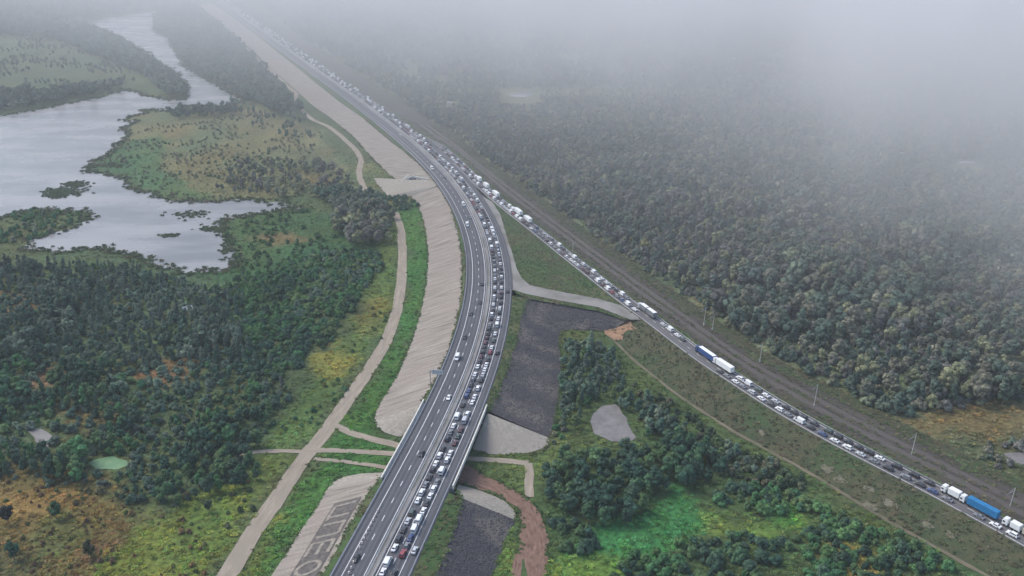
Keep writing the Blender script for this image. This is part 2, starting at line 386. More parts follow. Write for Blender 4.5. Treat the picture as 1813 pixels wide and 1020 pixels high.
def poly_sheet(name, O, z, m, label, cat, kind='structure', thick=0.0):
    v = [(p[0], p[1], z) for p in O]
    EXCL.append(np.asarray(O)[:, :2])
    bm = bmesh.new(); vs = [bm.verts.new(q) for q in v]; bm.faces.new(vs)
    bmesh.ops.triangulate(bm, faces=bm.faces[:])
    bmesh.ops.recalc_face_normals(bm, faces=bm.faces[:])
    if sum(f.normal.z for f in bm.faces) < 0: bmesh.ops.reverse_faces(bm, faces=bm.faces[:])
    me = bpy.data.meshes.new(name); bm.to_mesh(me); bm.free(); me.materials.append(m)
    o = link(bpy.data.objects.new(name, me)); tag(o, label, cat, kind=kind)
    return o

# ------------------------------------------------------------------ ground zones: real plant cover, mapped on the ground
def zpoly(px): return pts(px, 0.0)[:, :2]
ZONES = [
 # right of the motorway: forest floor
 (zpoly([(470, -60), (560, 90), (760, 230), (900, 330), (1340, 640), (1600, 770), (2400, 1100), (2600, -60)]), (0.1, 0.108, 0.068)),
 (zpoly([(40, 105), (150, 78), (230, 112), (180, 146), (60, 152), (-60, 155), (-60, 110)]), (0.075, 0.085, 0.05)),
 (zpoly([(165, 290), (225, 240), (230, 205), (300, 195), (450, 190), (560, 230), (640, 330), (600, 350), (440, 350), (310, 350), (220, 310)]), (0.12, 0.115, 0.065)),
 (zpoly([(160, 290), (225, 250), (300, 240), (280, 300), (330, 330), (380, 352), (300, 352), (220, 312)]), (0.055, 0.095, 0.045)),
 (zpoly([(388, 392), (540, 368), (640, 400), (690, 440), (690, 500), (500, 560), (420, 520), (300, 490), (430, 470)]), (0.045, 0.088, 0.04)),
 (zpoly([(440, 420), (500, 412), (560, 425), (480, 440)]), (0.13, 0.105, 0.06)),
 (zpoly([(-260, 440), (240, 452), (330, 490), (430, 500), (440, 620), (520, 700), (450, 800), (450, 850), (330, 900), (100, 850), (-260, 840)]), (0.065, 0.085, 0.045)),
 (zpoly([(0, 368), (120, 372), (165, 382), (110, 408), (50, 425), (-100, 440), (-100, 380)]), (0.075, 0.085, 0.04)),
 (zpoly([(690, 560), (702, 440), (700, 385), (668, 420), (650, 520), (610, 610), (530, 710), (450, 800), (420, 850), (440, 905), (520, 800), (600, 700)]), (0.075, 0.105, 0.035)),
 (zpoly([(540, 625), (600, 612), (640, 630), (610, 665), (555, 668)]), (0.16, 0.145, 0.04)),
 (zpoly([(640, 540), (690, 520), (680, 590), (630, 610)]), (0.115, 0.12, 0.04)),
 (zpoly([(-260, 825), (60, 812), (140, 850), (210, 885), (260, 890), (330, 930), (330, 1000), (250, 1100), (-260, 1200)]), (0.118, 0.095, 0.042)),
 (zpoly([(-60, 850), (90, 850), (140, 900), (40, 920), (-60, 910)]), (0.15, 0.105, 0.045)),
 (zpoly([(130, 990), (230, 920), (320, 930), (300, 1010), (200, 1060)]), (0.13, 0.085, 0.05)),
 (zpoly([(60, 930), (120, 905), (170, 940), (110, 990), (50, 985)]), (0.085, 0.095, 0.04)),
 (zpoly([(-60, 960), (30, 955), (70, 1010), (-20, 1060)]), (0.075, 0.075, 0.04)),
 (zpoly([(200, 900), (260, 890), (290, 930), (220, 960)]), (0.1, 0.1, 0.045)),
 (zpoly([(190, 970), (260, 920), (330, 872), (430, 846), (446, 900), (405, 960), (375, 1020), (350, 1120), (120, 1120)]), (0.115, 0.14, 0.035)),
 (zpoly([(280, 1010), (330, 900), (400, 870), (420, 910), (360, 1000), (330, 1080)]), (0.085, 0.125, 0.035)),
 (zpoly([(420, 1020), (520, 870), (560, 812), (640, 700), (690, 625), (712, 560), (722, 450), (700, 372), (745, 352), (765, 450), (750, 560), (690, 690), (662, 745), (700, 800), (690, 845), (600, 850), (480, 1030), (380, 1150)]), (0.045, 0.105, 0.03)),
 (zpoly([(420, 1020), (500, 900), (520, 905), (440, 1030), (380, 1120)]), (0.1, 0.12, 0.035)),
 (zpoly([(640, 285), (690, 300), (740, 350), (700, 372), (640, 345), (632, 310)]), (0.1, 0.105, 0.05)),
 (zpoly([(255, 640), (340, 628), (352, 670), (300, 690), (238, 682)]), (0.15, 0.088, 0.05)),
 (zpoly([(-40, 505), (75, 510), (60, 550), (-40, 560)]), (0.135, 0.09, 0.055)),
 (zpoly([(40, 648), (112, 650), (95, 695), (20, 695)]), (0.15, 0.085, 0.055)),
 (zpoly([(90, 700), (210, 740), (220, 760), (130, 765), (70, 725)]), (0.13, 0.105, 0.05)),
 # valley between the roads
 (zpoly([(840, 800), (985, 785), (990, 585), (1090, 585), (1300, 760), (1800, 1050), (1700, 1200), (760, 1200)]), (0.05, 0.075, 0.033)),
 (zpoly([(825, 805), (960, 800), (1000, 740), (1010, 800), (965, 830), (945, 880), (870, 850)]), (0.075, 0.105, 0.04)),
 (zpoly([(1010, 960), (1060, 930), (1160, 878), (1210, 868), (1252, 910), (1245, 960), (1170, 985), (1090, 1000), (1000, 1005)]), (0.034, 0.118, 0.042)),
 (zpoly([(1232, 912), (1300, 925), (1420, 888), (1445, 935), (1330, 952), (1250, 952)]), (0.095, 0.135, 0.035)),
 (zpoly([(985, 980), (1110, 985), (1120, 1015), (1060, 1060), (985, 1060)]), (0.085, 0.13, 0.03)),
 (zpoly([(1370, 872), (1430, 890), (1420, 930), (1360, 915)]), (0.06, 0.14, 0.035)),
 (zpoly([(1450, 965), (1540, 970), (1580, 1010), (1560, 1060), (1440, 1040)]), (0.14, 0.12, 0.04)),
 (zpoly([(880, 920), (915, 925), (900, 1000), (870, 1060), (850, 1060)]), (0.08, 0.12, 0.035)),
 # beyond the railway
 (zpoly([(1590, 738), (1690, 716), (1813, 703), (2000, 695), (2000, 765), (1700, 785), (1640, 772)]), (0.125, 0.1, 0.055)),
 (zpoly([(1560, 765), (1640, 772), (1800, 775), (2100, 770), (2100, 960), (1813, 880)]), (0.085, 0.085, 0.05)),
 (zpoly([(880, 250), (1150, 158), (1180, 195), (960, 290)]), (0.13, 0.1, 0.075)),
 (zpoly([(1400, 240), (1620, 198), (1720, 222), (1500, 280)]), (0.15, 0.1, 0.075)),
]
def zone_tint(x, y):
    x = np.asarray(x, float); y = np.asarray(y, float)
    c = np.zeros(x.shape + (3,)); c[...] = (0.065, 0.082, 0.042)
    acc = np.zeros_like(c); reps = 4
    for r in range(reps):
        jx = x + 7 * fbm(x / 14, y / 14, 90) + rng.normal(0, 2.0, x.shape); jy = y + 12 * fbm(x / 14 + 30, y / 14, 95) + rng.normal(0, 3.5, x.shape)
        cc = c.copy()
        for poly, tint in ZONES:
            m = inside(jx, jy, poly); cc[m] = tint
        acc += cc
    c = acc / reps
    f = 1 + 0.28 * fbm(x / 22, y / 30, 4) + 0.22 * fbm(x / 5, y / 7, 8)
    h = fbm(x / 35, y / 45, 14)
    c = c * f[..., None]
    c[..., 0] *= 1 + 0.3 * h; c[..., 1] *= 1.08; c[..., 2] *= .88 - 0.1 * h
    return np.clip(c, 0.005, 1)
def axis(lo, a, b_, hi, step, grow=1.06):
    mid = list(np.arange(a, b_, step)); up = []; s = step; x = mid[-1]
    while x < hi: s *= grow; x += s; up.append(x)
    dn = []; s = step; x = mid[0]
    while x > lo: s *= grow; x -= s; dn.append(x)
    return np.array(dn[::-1] + mid + up)
gx = axis(-4000, -380, 380, 4000, 3.2, 1.05); gy = axis(-600, 240, 800, 5500, 3.6, 1.035)
GX, GY = np.meshgrid(gx, gy, indexing='ij')
GZ = -0.12 + 0.1 * fbm(GX / 12, GY / 12, 33)
gv = np.stack([GX, GY, GZ], axis=2).reshape(-1, 3)
ground = mesh_obj('ground', [], [], M['ground'])
me = ground.data
fc = grid_faces(len(gx), len(gy))
me.vertices.add(len(gv)); me.vertices.foreach_set('co', gv.astype(np.float32).ravel())
me.loops.add(fc.size); me.loops.foreach_set('vertex_index', fc.astype(np.int32).ravel())
me.polygons.add(len(fc)); me.polygons.foreach_set('loop_start', np.arange(0, fc.size, 4, dtype=np.int32))
me.polygons.foreach_set('use_smooth', np.ones(len(fc), bool))
me.update(calc_edges=True); me.validate()
at_ = me.attributes.new('tint', 'FLOAT_VECTOR', 'POINT')
at_.data.foreach_set('vector', zone_tint(gv[:, 0], gv[:, 1]).astype(np.float32).ravel())
tag(ground, 'low marshy ground with scrub, meadow and undergrowth', 'ground', kind='structure')

river = poly_sheet('river_water', LAKE, 0.06, M['water'], 'pale grey river widening into a shallow lake', 'water')
def small_pond(px, m, label, nm='pond_water', z=0.05, amp=1.2, seed=3):
    return poly_sheet(nm, rough_outline(px, amp, 0, 2.0, seed), z, m, label, 'water')
POND_R = [(1044, 746), (1052, 732), (1066, 720), (1090, 716), (1108, 737), (1114, 755), (1126, 774), (1110, 785), (1080, 781), (1052, 768)]
POND_G = [(152, 822), (165, 812), (195, 808), (222, 815), (230, 824), (205, 833), (170, 833)]
POND_L = [(46, 755), (75, 757), (98, 772), (86, 785), (90, 800), (72, 792), (62, 775)]
small_pond(POND_R, M['silt'], 'silty grey pond among the trees in the valley')
small_pond(POND_G, M['algae'], 'bright green algae covered pond in the dark wood')
small_pond(POND_L, M['silt'], 'narrow pale grey pool in the dark wood')
small_pond([(897, 168), (920, 163), (946, 164), (940, 170), (915, 172)], M['water'], 'thin pale pool in the misty forest beside a heath', amp=3)
small_pond([(775, 183), (800, 180), (812, 183), (790, 186)], M['water'], 'tiny pale pool in the misty forest beside the highway', amp=3)
small_pond([(1695, 290), (1715, 284), (1735, 288), (1715, 294)], M['water'], 'small pale pool deep in the fogged forest', amp=3)
small_pond([(1775, 805), (1830, 798), (1850, 825), (1800, 822)], M['silt'], 'grey pool beside the orange meadow past the railway', amp=1.5)
small_pond([(500, 13), (535, 9), (560, 12), (530, 18)], M['water'], 'faint pale pool near the misty end of the highway', amp=4)

# ------------------------------------------------------------------ motorway
DECK = empty('motorway', (0, 0, 0)); tag(DECK, 'curving four lane asphalt highway on an embankment', 'road', kind='structure')
def strip(name, s0, s1, o0, o1, z, m, parent, fn=road_line, n=None, k=2):
    A = fn(s0, s1, o0, z); B = fn(s0, s1, o1, z)
    return loft(name, A, B, m, n or len(A), k, parent=parent, do_smooth=0)
strip('carriageway', 0, S_END, -1.2, 12.0, Z_ROAD, M['asphalt'], DECK, k=5)
strip('carriageway', 0, S_END, 14.7, 28.2, Z_ROAD, M['asphalt'], DECK, k=5)
strip('median_strip', 0, S_END, 12.0, 14.7, Z_ROAD + 0.05, M['gravel'], DECK, k=3)
for o in (OFF['edgeL'], OFF['medL'], OFF['medR'], OFF['edgeR']):
    strip('edge_line', 0, S_END, o - 0.13, o + 0.13, Z_ROAD + 0.03, M['paint'], DECK)
def dashes(name, s0, s1, off, fn_pt, z, length, gap, parent, w=0.13):
    v = []; f = []; s = s0
    while s < s1:
        a0 = fn_pt(s, off - w, z); a1 = fn_pt(s, off + w, z); b0 = fn_pt(s + length, off - w, z); b1 = fn_pt(s + length, off + w, z)
        k = len(v); v += [a0, b0, b1, a1]; f.append((k, k + 3, k + 2, k + 1)); s += length + gap
    return mesh_obj(name, v, f, M['paint'], parent)
dashes('lane_marking', 0, S_END, (OFF['edgeL'] + OFF['medL']) / 2, road_pt, Z_ROAD + 0.03, 3.6, 8.4, DECK)
dashes('lane_marking', 0, S_END, (OFF['medR'] + OFF['edgeR']) / 2, road_pt, Z_ROAD + 0.03, 3.6, 8.4, DECK)

def guardrail(name, fn_pt, s0, s1, off, z, label, group=None, step=4.0):
    t = empty(name, tuple(fn_pt(s0, off, z))); loc = np.array(t.location); tag(t, label, 'guardrail', group)
    ss = np.arange(s0, s1, step)
    P = fn_pt(ss, off, z); prof = [(-0.09, 0.45), (0.09, 0.5), (-0.02, 0.62), (0.09, 0.75), (-0.09, 0.8)]
    Pn = fn_pt(ss, off + 1.0, z) - P
    V = []
    for pz in prof: V.append(P + Pn * pz[0] + np.array([0, 0, pz[1]]) - loc)
    V = np.stack(V, axis=1).reshape(-1, 3)
    mesh_obj('rail_beam', V, grid_faces(len(ss), len(prof)), M['steel'], t)
    vf = []
    for p in P[::2]:
        x, y, zz = p - loc; vf.append(box_vf(x - .06, x + .06, y - .06, y + .06, zz - 0.3, zz + 0.75))
    o = mesh_obj('post_row', *merge(vf), M['steel'], t); o['kind'] = 'stuff'
    return t
guardrail('guardrail', road_pt, 0, S_END * .8, OFF['railL'] - 0.4, Z_ROAD, 'steel guardrail along the outer edge of the empty carriageway')
guardrail('guardrail', road_pt, 0, S_END * .8, OFF['medL'] + 1.1, Z_ROAD, 'steel guardrail on the median beside the empty carriageway')
guardrail('guardrail', road_pt, 0, S_END * .8, OFF['medR'] - 1.1, Z_ROAD, 'steel guardrail on the median beside the queuing traffic')
S_LINK = road_s(at(905, 512, 8), 27); S_LINK2 = road_s(at(884, 385, 8), 27)
guardrail('guardrail', road_pt, 0, S_LINK, OFF['railR'] + 0.4, Z_ROAD, 'steel guardrail along the outer edge of the jammed carriageway')

# bridge
def bridge():
    s0, s1 = S_BR0, S_BR1 + 2
    t = empty('bridge', tuple(road_pt((s0 + s1) / 2, 13.5, 0))); L = np.array(t.location)
    tag(t, 'concrete road bridge with pale parapets carrying the highway over the dirt track', 'bridge')
    def ring(offs_z, s_a, s_b, m, name, n=24):
        ss = np.linspace(s_a, s_b, n); V = np.stack([road_pt(ss, o, z) - L for o, z in offs_z], axis=1)
        k = len(offs_z); f = []
        for i in range(n - 1):
            for j in range(k):
                f.append((i * k + j, (i + 1) * k + j, (i + 1) * k + (j + 1) % k, i * k + (j + 1) % k))
        f.append(tuple(range(k))); f.append(tuple((n - 1) * k + j for j in reversed(range(k))))
        return mesh_obj(name, V.reshape(-1, 3), f, m, t)
    ring([(-2.4, 7.4), (-2.4, 7.95), (29.4, 7.95), (29.4, 7.4)], s0, s1, M['concrete'], 'deck_slab')
    for o in (-2.4, 28.7): ring([(o, 7.97), (o, 9.1), (o + .55, 9.1), (o + .55, 7.97)], s0 - 2, s1 + 2, M['parapet'], 'parapet')
    for o in np.linspace(-0.5, 26.5, 8): ring([(o, 6.0), (o, 7.38), (o + 0.9, 7.38), (o + 0.9, 6.0)], s0, s1, M['concrete'], 'beam', 8)
    for fr in (0.3, 0.68):
        for o in (1, 8, 18, 25):
            p = road_pt(s0 + (s1 - s0) * fr, o, 0) - L
            mesh_obj('pier', *cyl_vf((p[0], p[1], -0.5), (p[0], p[1], 5.3), 0.8, 0.8, 14), M['concrete'], t)
        ring([(-1, 5.2), (-1, 5.98), (28, 5.98), (28, 5.2)], s0 + (s1 - s0) * fr - .8, s0 + (s1 - s0) * fr + .8, M['concrete'], 'pier_cap', 2)
    ring([(-2.2, -0.5), (-2.2, 7.3), (29.2, 7.3), (29.2, -0.5)], s0 - 1.5, s0 + .5, M['concrete'], 'abutment', 2)
    ring([(-2.2, -0.5), (-2.2, 7.3), (29.2, 7.3), (29.2, -0.5)], s1 - .5, s1 + 1.5, M['concrete'], 'abutment', 2)
    return t
bridge()

# ------------------------------------------------------------------ embankments
def st(o, label, cat): return tag(o, label, cat, kind='structure')
# far left slope: crest (next to the verge) and toe
crestL = [(746, 716, 6.8), (752, 704, 6.8), (765, 684, 6.8), (778, 658, 6.8), (792, 626, 6.8), (805, 588, 6.8), (815, 540, 6.8), (819, 500, 6.8), (818, 450, 6.8), (810, 405, 6.8), (796, 362, 6.8), (776, 330, 6.8)]
toeL = [(728, 772, .05), (704, 773, .05), (682, 766, .05), (668, 757, .05), (662, 745, .05), (667, 722, .05), (690, 688, .05), (710, 650, .05), (730, 602, .05), (746, 550, .05), (755, 500, .05), (758, 450, .05), (752, 400, .05), (740, 362, .05), (726, 347, .05)]
CL = pts(crestL); TL = pts(toeL)
nA = resample(np.vstack([np.repeat(CL[:1], 2, axis=0) + np.array([[0, 0, 0], [0, .05, 0]]), CL]), 120)
def station_pair(A, B, n):
    """match toe to crest by stations along the road so the strips run straight down the slope"""
    return resample(A, n), resample(B, n)
st(loft('stone_slope', np.vstack([CL[0] + np.array([0, .1 * i, 0]) for i in range(1)] + [CL]), TL[4:], M['slope'], 140, 12, 0.12, seed=2), 'tan stone mattress slope beside the empty carriageway on the bend', 'embankment')
st(loft('stone_slope', np.array([CL[0], CL[0] + (0, .02, 0), CL[0] + (0, .04, 0)]), np.vstack([TL[:5]]), M['pale_stone'], 30, 10, 0.08, do_smooth=1), 'rounded tan stone cone at the far bridge end on the path side', 'embankment')
# farther slope past the culvert
crestL2 = [(772, 322, 6.8), (745, 292, 6.8), (700, 256, 6.8), (640, 207, 6.8), (600, 180, 6.8), (560, 148, 6.8), (500, 99, 6.8), (440, 52, 6.8), (376, 5, 6.8)]
toeL2 = [(700, 318, .05), (684, 304, .05), (660, 281, .05), (622, 238, .05), (582, 206, .05), (552, 186, .05), (530, 165, .05), (490, 130, .05), (450, 92, .05), (410, 56, .05), (352, 8, .05)]
st(loft('stone_slope', pts(crestL2), pts(toeL2), M['slope'], 160, 8, 0.1, seed=5), 'tan stone slope running away beside the straight highway into the mist', 'embankment')
# apron round the culvert
apron = pts([(774, 329, 6.7), (775, 325, 6.75), (772, 321, 6.8)]); apron_b = pts([(726, 348, .05), (683, 348, .05), (661, 315, .05), (700, 317, .05)])
st(loft('stone_apron', apron, apron_b, M['pale_stone'], 40, 14, 0.1, do_smooth=1), 'pale stone apron jutting from the slope by the culvert', 'embankment')
# verges of the motorway
def verge(name, off, crest, label, m=None, k=5, seed=0):
    C = pts(crest) if not isinstance(crest, np.ndarray) else crest
    s0 = road_s(C[0], off); s1 = road_s(C[-1], off)
    A = road_line(s0, s1, off, Z_ROAD - 0.02)
    return st(loft(name, A, C, m or M['grass_verge'], 140, k, 0.1, seed=seed), label, 'verge')
verge('grass_verge', -1.2, crestL + crestL2, 'narrow green verge between the empty carriageway and the tan slope', M['grass_bright'])
crestN = [(455, 1220, 6.8), (540, 1072, 6.8), (568, 1022, 6.8), (590, 985, 6.8), (625, 920, 6.8), (655, 868, 6.8), (675, 844, 6.8)]
toeN = [(320, 1230, .05), (430, 1100, .05), (480, 1020, .05), (510, 975, .05), (540, 928, .05), (570, 882, .05), (578, 868, .05)]
toeN2 = [(578, 868, .05), (590, 853, .05), (608, 844, .05), (640, 838, .05), (690, 836, .05)]
CN = pts(crestN); TN = pts(toeN)
slopeN = loft('stone_slope', CN, TN, M['slope'], 90, 12, 0.1, seed=9); st(slopeN, 'tan stone slope carrying large pale letters on a dark band', 'embankment')
st(loft('stone_slope', np.array([CN[-1], CN[-1] + (.02, .02, 0)]), pts(toeN2), M['pale_stone'], 30, 10, 0.08, do_smooth=1), 'rounded tan stone cone at the near bridge end on the path side', 'embankment')
verge('grass_verge', -1.2, crestN, 'green verge between the guardrail and the lettered slope', M['grass_bright'])
# right side, near
crestR = [(690, 1220, 6.8), (745, 1075, 6.8), (771, 1020, 6.8), (789, 975, 6.8), (804, 930, 6.8), (818, 882, 6.8), (808, 866, 6.8)]
toeR = [(800, 1230, .05), (850, 1075, .05), (871, 1020, .05), (888, 975, .05), (902, 940, .05), (913, 921, .05)]
CR = pts(crestR); TR = pts(toeR)
st(loft('rubble_slope', CR[:6], TR, M['darkrock'], 90, 12, 0.15, seed=12), 'dark rubble slope below the jammed carriageway short of the bridge', 'embankment')
st(loft('stone_slope', np.array([CR[5], CR[6]]), pts([(913, 921, .05), (912, 905, .05), (890, 884, .05), (850, 868, .05), (812, 858, .05)]), M['pale_stone'], 40, 10, 0.06, do_smooth=1), 'pale stone cone at the near bridge end beside the muddy track', 'embankment')
verge('grass_verge', 28.2, crestR[:6], 'green verge between guardrail and dark rubble short of the bridge', M['grass_bright'])
# right side, beyond the bridge
crestR2 = [(866, 729, 6.8), (885, 690, 6.8), (903, 640, 6.8), (917, 590, 6.8), (927, 545, 6.8), (934, 528, 6.8)]
crestR3 = [(934, 528, 6.8), (985, 537, 6.8), (1060, 550, 6.8), (1110, 567, 6.8)]
toeR2 = [(974, 776, .05), (985, 730, .05), (993, 680, .05), (993, 640, .05), (989, 600, .05), (994, 586, .05)]
toeR3 = [(994, 586, .05), (1012, 584, .05), (1050, 585, .05), (1080, 588, .05)]
st(loft('rubble_slope', pts(crestR2), pts(toeR2), M['darkrock'], 90, 14, 0.15, seed=15), 'long dark rubble slope below the jammed carriageway past the bridge', 'embankment')
st(loft('rubble_slope', pts(crestR3), pts(toeR3), M['darkrock'], 60, 12, 0.15, seed=16), 'dark rubble slope below the gravel link road', 'embankment')
st(loft('stone_slope', np.array([pts([(864, 732, 6.8)])[0], pts([(862, 734, 6.8)])[0]]), pts([(974, 776, .05), (968, 791, .05), (940, 801, .05), (900, 805, .05), (868, 804, .05), (836, 797, .05)]), M['pale_stone'], 40, 12, 0.06, do_smooth=1), 'broad tan stone cone at the far bridge end below the jammed carriageway', 'embankment')
verge('grass_verge', 28.2, crestR2, 'olive green verge between guardrail and the long dark rubble slope')

# ------------------------------------------------------------------ side road, railway, link road
s_j = side_s(at(1122, 553.5, Z_SIDE))
SIDE_R = empty('side_road'); tag(SIDE_R, 'two lane asphalt road full of queuing vehicles beside the railway', 'road', kind='structure')
S_SIDE_END = SS[-1]
strip('carriageway', 0, S_SIDE_END, -0.6, SIDE_W, Z_SIDE, M['asphalt_old'], SIDE_R, side_line, k=4)
loft('merge_lane', side_line(S_SIDE_END - 2, S_SIDE_END, -.6)[-1:].repeat(2, 0) * 0 + np.vstack([side_pt(S_SIDE_END, -.6), road_pt(_s0 + 190, 28.0, Z_SIDE)]), np.vstack([side_pt(S_SIDE_END, SIDE_W), road_pt(_s0 + 190, 28.6, Z_SIDE)]), M['asphalt_old'], 20, 3, parent=SIDE_R, do_smooth=0)
strip('edge_line', 0, S_SIDE_END - 60, 0.0, 0.22, Z_SIDE + 0.03, M['paint'], SIDE_R, side_line)
strip('edge_line', 0, S_SIDE_END - 60, SIDE_W - 1.2, SIDE_W - 1.0, Z_SIDE + 0.03, M['paint'], SIDE_R, side_line)
dashes('lane_marking', 0, S_SIDE_END - 60, 4.3, side_pt, Z_SIDE + 0.03, 3, 6, SIDE_R, 0.1)
guardrail('guardrail', side_pt, 0, s_j, SIDE_W - 0.3, Z_SIDE, 'steel guardrail between the side road and the railway')
# slope below the side road down to the valley track
trackR = [(1074, 588, .1), (1128, 640, .1), (1200, 697, .1), (1300, 762, .1), (1430, 832, .1), (1560, 912, .1), (1740, 1012, .1), (1900, 1110, .1)]
A = side_line(s_j + 8, 0, -0.6, Z_SIDE - 0.03)
st(loft('grass_slope', A, pts(trackR), M['grass_dry'], 160, 16, 0.35, seed=20), 'rough olive grass slope below the side road', 'embankment')
SLOPE_V = GRASSY[-1][1].reshape(-1, 3)
def on_slope(name, px, r, m, label, seed, squash=.5):
    """bare patch lying on the grass slope: follows the surface"""
    p = px; g_ = random.Random(seed)
    for _ in range(6):
        zz = SLOPE_V[np.argmin(((SLOPE_V[:, :2] - at(*px[:2], p[2] if len(p) > 2 else 2.0)[:2]) ** 2).sum(1)), 2]; p = (px[0], px[1], zz)
    c = at(*p); T = SLOPE_V[np.argmin(((SLOPE_V[:, :2] - c[:2]) ** 2).sum(1))]; v = []; rings = 4; n = 16
    jit = [g_.uniform(.6, 1.3) for _ in range(n)]; hd = side_heading(side_s(c))
    def zat(x, y):
        d2 = ((SLOPE_V[:, :2] - (x, y)) ** 2).sum(1); k = np.argpartition(d2, 4)[:4]; w = 1 / (d2[k] + .05); return float((SLOPE_V[k, 2] * w).sum() / w.sum())
    for q in range(rings + 1):
        for i in range(n):
            a_ = 6.2832 * i / n; rr = .75 * r * q / rings * jit[i]; lx, ly = rr * math.cos(a_), rr * squash * math.sin(a_)
            x = c[0] + lx * math.cos(hd) - ly * math.sin(hd); y = c[1] + lx * math.sin(hd) + ly * math.cos(hd); v.append((x, y, zat(x, y) + .16))
    f = [(q * n + i, (q + 1) * n + i, (q + 1) * n + (i + 1) % n, q * n + (i + 1) % n) for q in range(rings) for i in range(n)]
    return st(mesh_obj(name, v, f, m, None, True), label, 'soil')
on_slope('clay_patch', (1092, 582), 16, M['clay'], 'bare orange clay patch at the top of the valley track', 1, .7)
for i, (px, py, r, lb) in enumerate([(1465, 830, 4.5, 'first'), (1488, 849, 4.2, 'second'), (1538, 868, 3.4, 'third'), (1577, 893, 4.6, 'fourth'), (1540, 898, 5.0, 'fifth'), (1640, 928, 3.6, 'sixth'), (1350, 768, 3.2, 'seventh'), (1685, 950, 3.0, 'eighth')]):
    on_slope('soil_patch', (px, py), r, M['soil'], '%s small patch of pale bare soil along the grass slope, counted from the clay patch' % lb, 10 + i)
# plateau between motorway, link road and side road
plat = pts([(868, 352), (890, 372), (930, 400), (960, 425), (1000, 458), (1060, 506), (1122, 554), (1105, 566), (1060, 551), (985, 538), (934, 529), (915, 520), (903, 505), (896, 470), (880, 420), (855, 370), (840, 340)], 7.2)
poly_sheet('grass_plateau', plat, 7.25, M['grass_bright'], 'triangular green meadow between the highway, link road and side road', 'meadow')
linkp = pts([(872, 358), (886, 380), (897, 418), (908, 451), (915, 476), (924, 493), (938, 505), (1000, 518), (1060, 529), (1100, 541), (1138, 566), (1116, 566), (1060, 544), (985, 531), (930, 520), (912, 514), (902, 514), (896, 480), (886, 440), (868, 385), (850, 345)], 7.5)
poly_sheet('link_road', linkp, 7.5, M['gravel'], 'pale gravel link road between the highway and the side road', 'road')
# railway: ballast shelf beyond the side road
band_px = [(2000, 955), (1813, 872), (1731, 835.7), (1679, 807), (1575, 757), (1538, 735), (1486, 708.7), (1418, 672), (1340, 636), (1219, 549), (1135, 491), (1071, 445), (1007, 399.6), (931, 343.5), (880, 308), (840, 280)]
BAND = smooth(resample(np.vstack([pts(band_px, 3.0), road_line(_s0 + 190, _s0 + 230, 60, 3.0, 20)]), 300), 60)
_so = SS[-1]
A = np.vstack([side_line(0, _so, SIDE_W + 0.0, Z_SIDE - .05), road_line(_s0 + 180, _s0 + 228, 29.5, 7.5, 12)])
Am = np.vstack([side_line(0, _so, SIDE_W + 4.0, 6.2), road_line(_s0 + 180, _s0 + 228, 36, 5.9, 12)])
st(loft('grass_verge', A, Am, M['grass_verge'], 200, 5, 0.15, seed=30), 'green verge between the side road and the railway', 'verge')
st(loft('railway_bed', Am, BAND, M['ballast'], 260, 16, 0.12, seed=31), 'dark ballast railway bed running beside the side road', 'railway')
st(loft('grass_slope', BAND, BAND + np.array([10, 9, -3.3]), M['grass_dry'], 200, 4, 0.2, seed=33), 'dry grass edge between the railway bed and the forest', 'embankment')
# railway right hand side of the motorway further on
sA = _s0 + 180
A = road_line(sA - 60, S_END, 28.2, Z_ROAD - .05); A2 = road_line(sA - 60, S_END, 36, 5.6); B2 = road_line(sA - 60, S_END, 60, 3.0); B = road_line(sA - 60, S_END, 68, 0.0)
st(loft('grass_verge', A, A2, M['grass_dry'], 160, 4, 0.2, seed=34), 'dull verge between the far highway and the railway', 'verge')
st(loft('railway_bed', A2, B2, M['ballast'], 160, 8, 0.1, seed=37), 'dark railway bed running beside the far highway into the mist', 'railway')
st(loft('grass_slope', B2, B, M['grass_dry'], 160, 8, 0.3, seed=35), 'dull grass slope between the far highway and the misty forest', 'embankment')
def rail_track(frac, label):
    Am_r = resample(Am, 300); Bm = resample(BAND, 300)
    C = smooth(Am_r * (1 - frac) + Bm * frac, 20) + np.array([0, 0, 0.2])
    t = empty('railway_track', tuple(C[0])); L = np.array(t.location); tag(t, label, 'railway track')
    T = np.gradient(C[:, :2], axis=0); T /= np.linalg.norm(T, axis=1)[:, None]; N = np.stack([T[:, 1], -T[:, 0], 0 * T[:, 0]], 1)
    for g in (-0.76, 0.76):
        V = np.stack([C + N * (g - .06) + (0, 0, .12), C + N * (g - .06) + (0, 0, .3), C + N * (g + .06) + (0, 0, .3), C + N * (g + .06) + (0, 0, .12)], 1) - L
        mesh_obj('rail', V.reshape(-1, 3), grid_faces(300, 4), M['steel_rail'], t)
    V = np.stack([C + N * -2.0 + (0, 0, -.15), C + N * -1.4 + (0, 0, .12), C + N * 1.4 + (0, 0, .12), C + N * 2.0 + (0, 0, -.15)], 1) - L
    mesh_obj('ballast_bed', V.reshape(-1, 3), grid_faces(300, 4), M['ballast_light'], t)
M['steel_rail'] = simple('rail_steel', (0.12, 0.1, 0.09), 0.5, 0.4, 0.3)
M['ballast_light'] = mottled('ballast_light', (0.075, 0.068, 0.062), (0.12, 0.108, 0.098), 0.5, rough=0.95, bump=0.3, uv=(0.1, 1))
rail_track(0.34, 'railway track nearer to the side road'); rail_track(0.62, 'railway track nearer to the forest')

